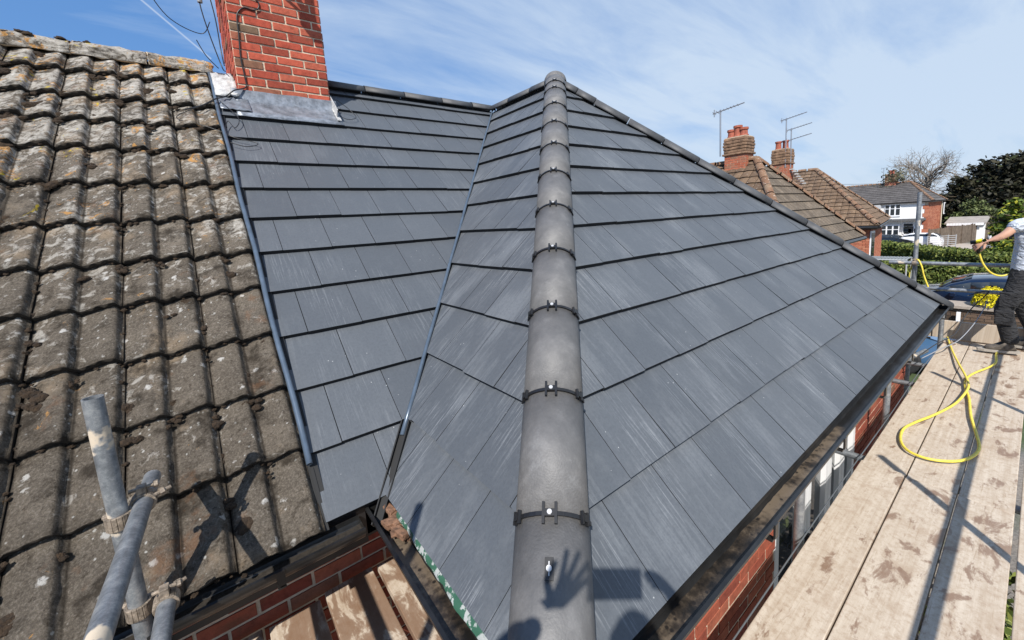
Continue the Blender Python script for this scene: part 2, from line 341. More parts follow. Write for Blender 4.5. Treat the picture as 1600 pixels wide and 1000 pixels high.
def slate_face(name,org,e,u,n,region,ks,sTop,cover,phase,material,label=None,dx=-.02):
    mb=HM(); org=Vector(org)+n*dx; rnd=random.Random(name)
    amin=min(p[0] for p in region)-.4; amax=max(p[0] for p in region)+.4
    ks=[k for k in ks if k<sTop]
    for i,s0 in enumerate(ks):
        s1=(ks[i+1] if i+1<len(ks) else s0+G)+.03; s1=min(s1,sTop)
        a=amin-((amin-phase)%cover)+(cover/2 if i%2 else 0)-cover
        while a<amax:
            jl=rnd.uniform(-.0022,.0022); js=rnd.uniform(-.0035,.0035)
            rect=[(a+.0018,s0+js),(a+cover-.0018,s0+js+rnd.uniform(-.0015,.0015)),(a+cover-.0018,s1),(a+.0018,s1)]
            pl=clip(rect,region)
            if len(pl)>=3:
                hh=.033+jl
                def P(p,top=True):
                    t=(p[1]-s0)/max(.01,(s1-s0)); h=hh*(1-t)+.004*t
                    return org+e*p[0]+u*p[1]+n*(h if top else -.012)
                top=[P(p) for p in pl]; i0=len(mb.v)
                # welded prism so each slate is one island
                mb.v+=[tuple(p) for p in top]+[tuple(P(p,False)) for p in pl]; m_=len(pl)
                mb.f.append(tuple(range(i0,i0+m_))); mb.mi.append(0); mb.uv.append([(p[0],p[1]) for p in pl])
                for j in range(m_):
                    k=(j+1)%m_; mb.f.append((i0+j,i0+m_+j,i0+m_+k,i0+k)); mb.mi.append(1); mb.uv.append([(0,0)]*4)
            a+=cover
    rg=[org+e*p[0]+u*p[1]-n*.012 for p in region]; mb.face(rg,1)
    rg=[org+e*p[0]+u*p[1]-n*.05 for p in region]; mb.face(rg,1)
    o=mb.build(name,[material,SLATE_EDGE]); 
    if label: o['label']=label
    return o
lenM,lenL,lenR=WM/math.cos(pM),WL/math.cos(pL),WR/math.cos(pR)
eX,eY=Vector((1,0,0)),Vector((0,1,0))
uM,nM=Vector((0,math.cos(pM),math.sin(pM))),Vector((0,-math.sin(pM),math.cos(pM)))
uL,nL=Vector((math.cos(pL),0,math.sin(pL))),Vector((-math.sin(pL),0,math.cos(pL)))
uR,nR=Vector((0,math.cos(pR),math.sin(pR))),Vector((0,-math.sin(pR),math.cos(pR)))
XV=-3.215
slate_face('slate_covering',(0,-WM,0),eX,uM,nM,[(XV,0),(-WL,0),(0,lenM),(XV,lenM)],[-.02]+[.318+G*k for k in range(13)],lenM,.298,-2.92,SLATE_M,'new slates on the main slope between the old tiles and the valley')
slate_face('slate_covering',(-WL,0,0),eY,uL,nL,[(-Lr-WR,0),(-WM,0),(0,lenL),(-Lr,lenL)],[-.02]+[.308+G*k for k in range(13)],lenL,.298,-3.78,SLATE_L,'new slates with pale salt streaks between valley and near hip')
slate_face('slate_covering',(0,-Lr-WR,0),eX,uR,nR,[(-WL,0),(WR,0),(0,lenR)],[-.02]+[.335+G*k for k in range(13)],lenR,.298,-2.18,SLATE_R,'new slates on the hip end right of the near hip')
# far slopes (out of sight from here, closing the roof)
mb=HM(); J=Vector((0,0,H-.03)); A=Vector((0,-Lr,H-.03))
mb.face([A,J,(WR,3.2,-.03),(WR,-Lr-WR,-.03)],0); mb.face([(-7.4,0,H-.03),(-7.4,3.2,-.03),(WR,3.2,-.03),J],0)
mb.face([(-7.4,0,H-.05),(-7.4,-WM,-.05),(-7.4,3.2,-.05)],0)
mb.build('rear_roof_slope',SLATE_R)

# ---- hip and ridge tiles ----
HIPD=simple('dark_ridge_concrete',(.060,.062,.066),.6,var=.3,scale=9,bumpS=.2,bscale=120)
def half_round(mb,p0,p1,r,up,rise=.0,seg=14,thick=.016,flare=0):
    d=(p1-p0).normalized(); x=d.cross(up).normalized(); y=x.cross(d).normalized(); i0=len(mb.v)
    for (p,rr) in ((p0,r+flare),(p1,r)):
        for rad in (rr,rr-thick):
            for j in range(seg+1):
                a=math.pi*(j/seg); a=-.12+a*(1+.24/math.pi)
                mb.v.append(tuple(p+x*math.cos(a)*rad+y*math.sin(a)*rad*.92))
    q=seg+1
    def quad(a,b,c,e_,mi=0): mb.f.append((a,b,c,e_)); mb.mi.append(mi); mb.uv.append(None)
    for j in range(seg):
        quad(i0+j,i0+j+1,i0+2*q+j+1,i0+2*q+j); quad(i0+q+j,i0+3*q+j,i0+3*q+j+1,i0+q+j+1)
        quad(i0+j,i0+q+j,i0+q+j+1,i0+j+1,1); quad(i0+2*q+j,i0+2*q+j+1,i0+3*q+j+1,i0+3*q+j,1)
    quad(i0,i0+2*q,i0+3*q,i0+q,1); quad(i0+q-1,i0+2*q-1,i0+4*q-1,i0+3*q-1,1)
def clip_mesh(p,d,up,r,full=True):
    """union clip: black band between two ridge tiles with H brackets and a white screw"""
    x=d.cross(up).normalized(); y=x.cross(d).normalized(); mb=HM(); sc=HM()
    n=16
    for j in range(n):
        a0=.18+(math.pi-.36)*j/n; a1=.18+(math.pi-.36)*(j+1)/n
        for (a,b) in ((a0,a1),):
            am=(a+b)/2; rr=r+.004; c=p+x*math.cos(am)*rr+y*math.sin(am)*rr*.92; tx=(-x*math.sin(am)+y*math.cos(am)*.92).normalized(); nn_=(x*math.cos(am)+y*math.sin(am)).normalized()
            mb.box(c,(rr*(b-a)/2*1.02,.0058,.003),(tx,d,nn_))
    for am,k in (((math.pi/2),1.0),(.62,.62),(math.pi-.62,.62)):
        rr=r+.009; c=p+x*math.cos(am)*rr+y*math.sin(am)*rr*.92; tx=(-x*math.sin(am)+y*math.cos(am)).normalized(); nn_=(x*math.cos(am)+y*math.sin(am)).normalized()
        for sx in (-1,1):
            mb.box(c+tx*sx*.019*(k if k<1 else 1),(.0042,.030*k,.005),(tx,d,nn_))
        mb.box(c,(.016*k,.010,.006),(tx,d,nn_))
        if k==1:
            b0=c+nn_*.006; sc.tube([b0,b0+nn_*.004],.0075,12)
    return mb,sc
def hip_line(P0,P1,r,up,offs,name,clips=True,bottom=None):
    """tiles between successive distances from the top P0"""
    P0=Vector(P0);P1=Vector(P1); d=(P1-P0).normalized(); 
    x=d.cross(up).normalized(); upn=x.cross(d).normalized()
    for i in range(len(offs)-1):
        a,b=offs[i],offs[i+1]; mb=HM()
        j=random.uniform(-.002,.002)
        half_round(mb,P0+d*(b-.004)+upn*(.004+j),P0+d*(a+.004)+upn*j,r,upn,seg=18)
        o=mb.build(name,[HIP if r>.1 else HIPD,BLACKP],smooth=True); o.data.polygons.foreach_set('use_smooth',[p.material_index==0 for p in o.data.polygons])
        if clips and i>0 and r>.1:
            c,s=clip_mesh(P0+d*a,d,upn,r)
            co=c.build('union_clip',BLACKP,o); so_=s.build('screw',SCREW,o) if r>.1 else co
            for q in (co,so_): q['_h']=1
        if i==len(offs)-2 and bottom:
            mb=HM(); c=P0+d*(a+bottom)+upn*(r*.92+.004); mb.box(c,(.012,.027,.003),(x,d,upn)); mb.box(c,(.0014,.017,.0042),(x,d,upn),1); mb.tube([c+upn*.003,c+upn*.007],.008,12,1); mb.build('fixing_plate',[BLACKP,SCREW],o)
UP=Vector((0,0,1))
hr=.119
off=.012
hip_line((0,-Lr,H+off),(-WL,-Lr-WR,off),hr,UP,[.12,.36,.60,1.07,1.54,2.00,2.46,2.91,3.36,3.80,4.24,4.67,5.2],'hip_tile',bottom=.14)
hip_line((0,-Lr,H-.012),(WR,-Lr-WR,-.012),.083,UP,[.10,.28,.52,.97,1.44,1.90,2.37,2.86,3.32,3.79,4.27,4.74,5.22],'hip_tile')
hip_line((0,-Lr,H-.012),(0,0,H-.012),.083,UP,[.10,.40,.86,1.33],'ridge_tile')
hip_line((0,0,H-.012),(-3,0,H-.012),.083,UP,[.0,.38,.83,1.33,1.80,2.25],'ridge_tile')
mb=HM()   # domed end where the hips and the ridge meet
c=Vector((0,-Lr,H+.0)); rr=.132
for i in range(8):
    for j in range(18):
        def sp(i,j): th=i/8*math.pi*.5; ph=j/18*2*math.pi; return c+Vector((math.sin(th)*math.cos(ph)*rr,math.sin(th)*math.sin(ph)*rr,math.cos(th)*rr*.9-.0))
        mb.face([sp(i,j),sp(i+1,j),sp(i+1,j+1),sp(i,j+1)])
mb.build('hip_cap',HIP,smooth=True)

# ---- valley and verge trims ----
def sl(P0,P1,t): return Vector(P0)+(Vector(P1)-Vector(P0))*t
V0=Vector((0,0,H)); V1=Vector((-WL,-WM,0)); nv=Vector((-.5,-.5,1)).normalized()
mb=HM(); mb.tube([sl(V0,V1,t)+nv*(.016+.003*math.sin(t*40)) for t in [i/24*.945 for i in range(25)]],.0125,10); mb.build('valley_roll',GRP,smooth=True)
mb=HM()
for a,b in ((.93,1.025),):
    d=(V1-V0).normalized(); sx=d.cross(nv).normalized(); p0,p1=sl(V0,V1,a),sl(V0,V1,b); i0=len(mb.v)
    mb.box((p0+p1)/2+nv*.005,(( p1-p0).length/2,.022,.006),(d,sx,nv))
    mb.box((p0+p1)/2+nv*.016+sx*.02,(( p1-p0).length/2,.003,.012),(d,sx,nv)); mb.box((p0+p1)/2+nv*.016-sx*.02,(( p1-p0).length/2,.003,.012),(d,sx,nv))
mb.build('valley_trough',DARKTROUGHGAP)

VX_=-3.222
def onM(x,s,h=0): return Vector((x,-WM,0))+uM*s+nM*h
mb=HM(); mb.tube([onM(VX_+.004*math.sin(i*.9),s,.030) for i,s in enumerate([.26+i*(lenM-.36)/24 for i in range(25)])],.0135,10); mb.build('verge_roll',GRP,smooth=True)
mb=HM(); mb.box((onM(VX_+.012,lenM/2,-.01)),(.020,lenM/2,.012),(eX,uM,nM)); mb.box(onM(VX_+.006,.11,-.012),(.007,.14,.018),(eX,uM,nM)); mb.build('verge_shadow_gap',DARKTROUGHGAP)  # black strips put in for the shadow gap beside the verge roll

# ---- old concrete tiles ----
def prof(a):   # 0..1 over one wave
    a=a%1.0
    return (.5-.5*math.cos(math.pi*a/.80))**.9 if a<.80 else (.5+.5*math.cos(math.pi*(a-.80)/.20))
OS=[-.03,.345,.692,1.035,1.385,1.70,2.045,2.42,2.82,3.175,3.51,3.90]
mb=HM(); rnd=random.Random(3); TW=.2985
for ti in range(13):
    x1=-3.222-ti*TW; x0=x1-TW
    for ci,s0 in enumerate(OS):
        s1=(OS[ci+1] if ci+1<len(OS) else lenM)+.035; s1=min(s1,lenM+.02)
        na,ns=44,8; i0=len(mb.v); js=rnd.uniform(-.006,.006); jt=rnd.uniform(-.004,.004); jx=rnd.uniform(-.003,.003)
        for b in range(ns+1):
            t=b/ns; s=s0+js+(s1-s0)*t
            for a in range(na+1):
                w=a/na; h=prof(w*2)*.035+ (.044+jt)*(1-t)+.0
                if w<.025: h-=.006
                p=onM(x0+.001+(TW-.002)*w+jx,s,h-.028)
                nz=noise.noise(p*22)*.004+noise.noise(p*60)*.0025
                if b==0: p=p+uM*(noise.noise(p*30)*.006)
                p=p+nM*nz; mb.v.append(tuple(p))
        row=na+1
        for b in range(ns):
            for a in range(na):
                k=i0+b*row+a; mb.f.append((k,k+1,k+row+1,k+row)); mb.mi.append(0)
                mb.uv.append([((a+d_)/na*2,s0+(s1-s0)*(b+e_)/ns) for d_,e_ in ((0,0),(1,0),(1,1),(0,1))])
        i1=len(mb.v)
        for a in range(na+1):
            p=Vector(mb.v[i0+a]); mb.v.append(tuple(p-nM*.034+uM*.004))
        for a in range(na): mb.f.append((i0+a,i1+a,i1+a+1,i0+a+1)); mb.mi.append(1); mb.uv.append([(0,0)]*4)
        i2=len(mb.v)
        for side_ in (0,na):
            q0=len(mb.v)
            for b in range(ns+1): p=Vector(mb.v[i0+b*row+side_]); mb.v.append(tuple(p-nM*.022))
            for b in range(ns): mb.f.append((i0+b*row+side_,i0+(b+1)*row+side_,q0+b+1,q0+b)); mb.mi.append(1); mb.uv.append([(0,0)]*4)
mb.face([onM(-7.3,0,-.03),onM(XV,0,-.03),onM(XV,lenM,-.03),onM(-7.3,lenM,-.03)],1)
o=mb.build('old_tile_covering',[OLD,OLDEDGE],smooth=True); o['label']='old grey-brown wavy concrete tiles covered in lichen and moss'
def blob(mb,c,r,seed,sq=.55,nrm=nM,ux=eX,uy=None):
    uy=uy or nrm.cross(ux); i0=len(mb.v); nu,nv_=10,5
    for i in range(nv_+1):
        for j in range(nu):
            th=i/nv_*math.pi*.55; ph=j/nu*2*math.pi
            d=ux*math.sin(th)*math.cos(ph)+uy*math.sin(th)*math.sin(ph)*.75+nrm*math.cos(th)*sq
            k=1+.55*noise.noise(d*2.3+Vector((seed,seed*1.7,0))); mb.v.append(tuple(Vector(c)+d*r*k))
    for i in range(nv_):
        for j in range(nu):
            a=i0+i*nu+j; b=i0+i*nu+(j+1)%nu; mb.f.append((a,b,b+nu,a+nu)); mb.mi.append(0); mb.uv.append(None)
mb=HM(); rnd=random.Random(11)
def put_moss(x,s,r,seed):
    for q in range(rnd.randint(2,5)):
        rr=r*rnd.uniform(.35,.8); blob(mb,onM(x+rnd.gauss(0,r*.5),s+rnd.gauss(0,r*.5),.004),rr,seed+q,.5)
for k in range(520):
    ci=rnd.choice(range(1,12)); s=OS[ci]+rnd.uniform(-.06,.02) if rnd.random()<.6 else rnd.uniform(0,lenM)
    hw=rnd.choice(range(26)); x=-3.222-hw*TW/2 - (.004 if hw%2==0 else 0)-rnd.uniform(-.01,.03)+rnd.gauss(0,.012); x=min(x,-3.25)
    up_=(s/lenM); 
    if rnd.random()<.30+.7*up_: put_moss(x,s,rnd.uniform(.010,.028)*(1+.9*up_),k*3.1)
for k in range(420):
    hw=rnd.choice(range(13)); s=rnd.uniform(0,lenM); x=-3.225-(hw+1)*TW; blob(mb,onM(x+rnd.gauss(0,.004),s,-.004),rnd.uniform(.006,.016)*(1.6 if rnd.random()<.08 else 1),k,.7)
for k in range(700):
    ci=rnd.choice(range(0,12)); x=-3.24-rnd.random()*12.8*TW; blob(mb,onM(x,OS[ci]-.004+rnd.gauss(0,.006),-.010+prof(((x+3.222)/TW)*2)*.03),rnd.uniform(.005,.013),k,.6)
for q in ((350,432,.055),(392,828,.06),(55,635,.045),(260,395,.03),(300,288,.04),(205,638,.035),(70,575,.03),(50,620,.04),(228,145,.05),(40,160,.06),(60,165,.05),(262,285,.05),(300,280,.035),(15,975,.05),(208,690,.03)):
    d=ray(q[0],q[1]); p=CAM+d*((onM(0,0)-CAM).dot(nM)/d.dot(nM)); s=(p-onM(0,0)).dot(uM)
    for z in range(4): blob(mb,onM(p.x+rnd.gauss(0,q[2]*.35),s+rnd.gauss(0,q[2]*.45),.0),q[2]*rnd.uniform(.4,.75),z+q[0],.55)
o=mb.build('moss',MOSS,smooth=True); o['kind']='stuff'
# old ridge capping
mb=HM(); rnd=random.Random(5)
x=-3.19
while x>-7.4:
    p0=Vector((x,0,H-.055)); p1=Vector((x-.44,0,H-.055+rnd.uniform(-.006,.006))); half_round(mb,p0,p1,.125+rnd.uniform(-.004,.004),UP,seg=12,thick=.02); x-=.45
o=mb.build('old_ridge_tiles',[OLD,MORTAR],smooth=True)
sb=o.modifiers.new('s','SUBSURF'); sb.subdivision_type='SIMPLE'; sb.levels=sb.render_levels=3
tx=bpy.data.textures.new('lumps','CLOUDS'); tx.noise_scale=.05; dm=o.modifiers.new('d','DISPLACE'); dm.texture=tx; dm.strength=.05; dm.mid_level=.5
ul_=o.data.uv_layers.new(name='UVMap')
for l_ in ul_.data: l_.uv=(.5,4.0)
mb=HM(); rnd=random.Random(8)
for k in range(70): blob(mb,(rnd.uniform(-6.5,-3.9),rnd.uniform(-.1,-.02),H+.045+rnd.uniform(-.02,.015)),rnd.uniform(.012,.035),k,.6,UP,eX,eY)
o=mb.build('ridge_moss',MOSS,smooth=True); o['kind']='stuff'

# ---- brick work ----
def brick_panel(mb,o,ex,ey,w,h,nrm,bw=.225,bh=.075,holes=(),start=0,depth=.05,proud=.004,rnd=None,mi=0,gap=.006):
    """o lower-left corner on the face; real bricks proud of a mortar bed"""
    rnd=rnd or random.Random(1); rows=int(h/bh+.999)
    for r in range(rows):
        z0=r*bh; x=-(bw/2 if (r+start)%2 else 0)
        while x<w:
            a=max(0,x)+gap; b=min(w,x+bw)-gap; z1=min(h,z0+bh)-gap*2
            x+=bw
            if b-a<.02 or z1-z0<.02: continue
            cm,zm=(a+b)/2,(z0+z1)/2
            skip=False; 
            for (ha,hb,hc,hd) in holes:
                if a<hb and b>ha and zm>hc and zm<hd:
                    if a<ha-.03 and b>ha: b=ha; cm=(a+b)/2
                    elif b>hb+.03 and a<hb: a=hb; cm=(a+b)/2
                    else: skip=True
            if skip or b-a<.02: continue
            pr=proud+rnd.uniform(-.002,.003); c=o+ex*cm+ey*zm+nrm*(pr-depth/2)
            tl=rnd.uniform(-.012,.012); e2=(ex+ey*tl).normalized(); f2=(ey-ex*tl).normalized()
            mb.box(c,((b-a)/2+rnd.uniform(-.002,.001),(z1-z0)/2+rnd.uniform(-.002,.001),depth/2),(e2,f2,nrm),mi)
# chimney
cx0,cx1,cy0,cy1=-3.045,-2.285,-.45,.45; cz0,cz1=2.0,5.1
ch=HM(); ch.box(((cx0+cx1)/2,(cy0+cy1)/2,(cz0+cz1)/2),((cx1-cx0)/2-.004,(cy1-cy0)/2-.004,(cz1-cz0)/2)); 
cho=ch.build('chimney',MORTAR)
cb=HM(); rn=random.Random(22)
brick_panel(cb,Vector((cx0,cy0,cz0)),eX,UP,cx1-cx0,cz1-cz0,-eY,rnd=rn,gap=.0065,proud=.003); brick_panel(cb,Vector((cx1,cy1,cz0)),-eX,UP,cx1-cx0,cz1-cz0,eY,rnd=rn,gap=.0065)
brick_panel(cb,Vector((cx0,cy1,cz0)),-eY,UP,cy1-cy0,cz1-cz0,-eX,rnd=rn,gap=.0065,start=1,proud=.003); brick_panel(cb,Vector((cx1,cy0,cz0)),eY,UP,cy1-cy0,cz1-cz0,eX,rnd=rn,gap=.0065,start=1)
cb.build('brickwork',BRICK_C,cho,bevel=.003)
# lead apron and soakers
fl=HM()
sA=(cy0+WM)/math.cos(pM)   # slope distance of the front face
nx=22; i0=len(fl.v)
for i in range(nx+1):
    x=cx0-.05+(cx1-cx0+.10)*i/nx; wob=noise.noise(Vector((x*6,0,0)))*.012
    pts=[Vector((x,cy0-.014,2.545+wob*.6)),Vector((x,cy0-.018,2.46)),onM(x,sA-.05,.028+wob*.3),onM(x,sA-.17,.020+wob*.4),onM(x,sA-.275+wob*.6,.024)]
    fl.v+=[tuple(p) for p in pts]
for i in range(nx):
    for j in range(4): a=i0+i*5+j; fl.f.append((a,a+1,a+6,a+5)); fl.mi.append(0); fl.uv.append(None)
fo=fl.build('apron_flashing',LEAD,cho,smooth=True); sm=fo.modifiers.new('t','SOLIDIFY'); sm.thickness=.003
fl=HM()  # side soaker right: white-edged upstand following the slope
for k in range(4):
    s=sA-.20+k*.14; fl.box(onM(cx1+.02,s+.07,.035+.002*k),(.018,.085,.004),(eX,uM,nM)); 
    z=onM(cx1,s+.07).z; fl.box(Vector((cx1+.011,onM(cx1,s+.07).y,z+.07)),(.003,.07,.06),(eX,uM,nM))
fl.build('side_soaker',LEADW,cho)
fl=HM()  # crumpled old lead at the left of the stack
rn=random.Random(4)
i0=len(fl.v); n_=8
for i in range(n_+1):
    for j in range(n_+1):
        x=cx0-.17+.17*i/n_; s=sA+.0+.42*j/n_; p=onM(x,s,.045+.03*noise.noise(Vector((i*.7,j*.6,2)))+.012*(i/n_)); fl.v.append(tuple(p))
for i in range(n_):
    for j in range(n_): a=i0+i*(n_+1)+j; fl.f.append((a,a+1,a+n_+2,a+n_+1)); fl.mi.append(0); fl.uv.append(None)
o=fl.build('old_lead_piece',LEADW,cho,smooth=True); sm=o.modifiers.new('t','SOLIDIFY'); sm.thickness=.008
fl=HM()
for i in range(n_+1):
    for j in range(n_+1):
        x=cx0-.16+.22*i/n_; s=sA-.20+.26*j/n_; p=onM(x,s,.032+.018*noise.noise(Vector((i*.9,j*.8,7)))); fl.v.append(tuple(p))
for i in range(n_):
    for j in range(n_): a=i*(n_+1)+j; fl.f.append((a,a+1,a+n_+2,a+n_+1)); fl.mi.append(0); fl.uv.append(None)
o=fl.build('corner_flashing',LEAD,cho,smooth=True); sm=o.modifiers.new('t','SOLIDIFY'); sm.thickness=.005

# aerial bracket, mast and cables on the stack (its shadow falls on the bricks)
ae=empty('tv_aerial',(cx0-.16,-.15,3.0),'tall tv aerial mast clamped by the left side of the big brick chimney','aerial')
AO=Vector(ae.location)
class LM(MB):
    def __init__(s,off): MB.__init__(s); s.off=Vector(off)
    def build(s,name,mats,parent=None,**k):
        s.v=[tuple(Vector(p)-s.off) for p in s.v]; return MB.build(s,name,mats,parent,**k)
mx,my=cx0-.16,-.15
a=LM(AO); a.tube([(mx,my,3.35),(mx,my,5.6)],.02,10); a.build('mast',GALV,ae,smooth=True)
a=LM(AO); 
abk=simple('aerial_black',(.02,.02,.02),.5)
for z in (3.50,3.9):
    a=LM(AO); a.tube([(mx,my,z),(cx0,my-.12,z)],.014,6); a.tube([(mx,my,z),(cx0,my+.12,z)],.014,6); a.box((mx,my,z),(.035,.035,.018)); a.build('bracket',abk,ae)
pass
a=LM(AO); a.tube([(mx-.1,my-.7,5.4),(mx+.1,my+.7,5.4)],.012,6)
for k in range(9): y=my-.65+k*.16; a.tube([(mx-.16,y,5.4),(mx+.16,y,5.4)],.005,5)
a.build('boom',GALV,ae)
ae2=empty('tv_aerial',(cx0+.15,cy0-.6,3.9),'second aerial held on a bracket in front of the big chimney, out of frame above','aerial')
a=LM(ae2.location); a.tube([(-2.78,cy0-.03,4.07),(-2.95,cy0-.55,4.07)],.022,8); a.tube([(-2.95,cy0-.55,3.92),(-2.95,cy0-.55,5.0)],.03,8)
a.tube([(-2.95,cy0-.52,4.05),(-2.70,cy0-.05,3.80)],.014,6); a.tube([(-2.95,cy0-.52,4.05),(-3.02,cy0-.05,3.80)],.014,6); a.box((-2.95,cy0-.55,4.0),(.05,.05,.05)); a.build('wall_bracket',COUPLER,ae2)
cabm=simple('black_cable',(.012,.012,.012),.4)
a=HM()
def fc(x,z,d=.012): return Vector((x,cy0-d,z))
pts=[ony(q[0],q[1],cy0-.012) for q in ((372,-20),(375,8),(368,14),(372,40),(377,70),(384,100),(384,132))]
pts=[ony(q[0],q[1],cy0-.012) for q in ((385,-5),(402,2),(404,12),(396,16),(382,12),(374,16),(370,26),(373,55),(376,90),(382,118),(384,136))]
end=[onM(*q) for q in ((-3.08,sA+.02,.10),(-3.15,sA-.03,.06),(-3.23,sA-.12,.07),(-3.33,sA-.22,.05),(-3.45,sA-.28,.03))]
a.tube(smoothpath(pts+end,6),.0055,7); 
a.build('aerial_cable',cabm,smooth=True)
a=HM()
a.tube(smoothpath([onM(-3.20,sA-.12,.06),onM(-3.10,sA-.35,.04),onM(-3.14,sA-.5,.03),onM(-3.18,sA-.42,.04),onM(-3.2,sA-.62,.03),onM(-3.02,sA-.72,.03),onM(-3.1,sA-.78,.03),onM(-3.2,sA-.74,.035)],8),.003,6)
a.tube(smoothpath([onM(-3.24,sA-.14,.06),onM(-3.4,sA-.3,.05),onM(-3.5,sA-.42,.03),onM(-3.35,sA-.5,.03),onM(-3.22,sA-.6,.035)],8),.003,6)
a.tube(smoothpath([Vector((mx,my,3.6)),Vector((mx-.22,my-.1,3.62)),Vector((mx-.36,my-.1,3.42)),Vector((mx-.25,my,3.18)),Vector((mx-.03,my+.05,3.1)),Vector((mx+.05,my,3.2))],8),.004,6)
a.tube(smoothpath([Vector((mx,my,3.7)),Vector((mx+.0,my,3.3)),Vector((mx+.08,my,2.85)),Vector((mx+.1,my-.1,2.75))],6),.005,6)
a.tube(smoothpath([Vector((mx+.03,my,3.75)),Vector((mx+.09,my,3.3)),Vector((mx+.1,my,2.95)),Vector((mx+.1,my-.1,2.8))],6),.005,6)
a.tube(smoothpath([Vector((mx-.07,my,3.02)),Vector((mx-.02,my,2.9)),Vector((mx+.06,my,2.8))],6),.004,6)
a.build('aerial_cable',cabm,smooth=True)
# wire loops on the slates right of the stack
a=HM(); a.tube(smoothpath([onM(cx1+.05,sA+.05,.12),onM(cx1+.16,sA+.0,.06),onM(cx1+.2,sA-.12,.04),onM(cx1+.1,sA-.18,.04),onM(cx1+.02,sA-.12,.05)],8),.003,6); a.build('aerial_cable',cabm,smooth=True)

# ---- walls ----
YW=-4.15; XW=-2.70; YM=-2.93
mb=HM(); holes=[(1.76,3.42,.25,2.28)]
# R wall  (x from XW to 2.8)
mor=HM()
def wall_box(x0,x1,y0,y1,z0,z1): mor.box(((x0+x1)/2,(y0+y1)/2,(z0+z1)/2),((x1-x0)/2,(y1-y0)/2,(z1-z0)/2))
wall_box(XW,-1.0,YW+.002,YW+.25,GZ,-.02); wall_box(.72,2.78,YW+.002,YW+.25,GZ,-.02); wall_box(-1.0,.72,YW+.002,YW+.25,-.17,-.02)
wall_box(XW+.002,XW+.25,YW+.25,YM,GZ,-.02); wall_box(-4.25,XW,YM+.002,YM+.25,GZ,-.02); wall_box(-7.2,-5.2,YM+.002,YM+.25,GZ,-.02); wall_box(-5.2,-4.25,YM+.002,YM+.25,GZ,-1.35); wall_box(-5.2,-4.25,YM+.002,YM+.25,-.12,-.02)
wall_box(2.53,2.78,YW+.25,2.9,GZ,-.02); wall_box(-7.2,-6.95,YM+.25,2.9,GZ,-.02); wall_box(-6.95,2.53,2.65,2.9,GZ,-.02)
mor.build('wall',MORTAR)
rn=random.Random(9)
brick_panel(mb,Vector((XW,YW,GZ)),eX,UP,2.78-XW,2.47,-eY,rnd=rn,holes=[(1.70,3.42,.2,2.33)],proud=.003)
brick_panel(mb,Vector((XW,YM,GZ)),-eY,UP,YM-YW,2.47,-eX,rnd=rn,proud=.003)
brick_panel(mb,Vector((-7.2,YM,GZ)),eX,UP,7.2+XW,2.47,-eY,rnd=rn,holes=[(2.0,2.95,1.15,2.38)],proud=.003)
mb.build('brickwork',BRICK_W,bevel=.002)
# patio doors and flanking window
pd=HM(); gl=HM()
def framed(x0,x1,z0,z1,mid=None,d=YW+.03):
    w=.032
    for x in (x0,x1-2*w): pd.box((x+w,d,(z0+z1)/2),(w,.03,(z1-z0)/2))
    for z in (z0,z1-2*w): pd.box(((x0+x1)/2,d,z+w),((x1-x0)/2-2*w,.028,w))
    gl.box(((x0+x1)/2,d+.01,(z0+z1)/2),((x1-x0)/2-2*w,.006,(z1-z0)/2-2*w))
xs=[-.99,-.43,.02,.36,.72]
for a_,b_ in zip(xs[:-1],xs[1:]): framed(a_+.003,b_-.003,-2.28,-.175)
for x in (-.99,-.43): pd.box((x+.28,YW+.028,-1.75),(.2,.02,.35))
po=pd.build('patio_door',UPVC); gl.build('glass',GLASS,po)
hd=HM(); hd.box((-.50,YW-.02,-1.15),(.06,.012,.012)); hd.box((-.455,YW-.01,-1.15),(.014,.02,.09)); hd.build('handle',BLACKP,po)
pd=HM(); gl=HM(); framed(-5.195,-4.255,-1.345,-.125,d=YM+.03); wo_=pd.build('window',UPVC); gl.build('glass',GLASS,wo_)
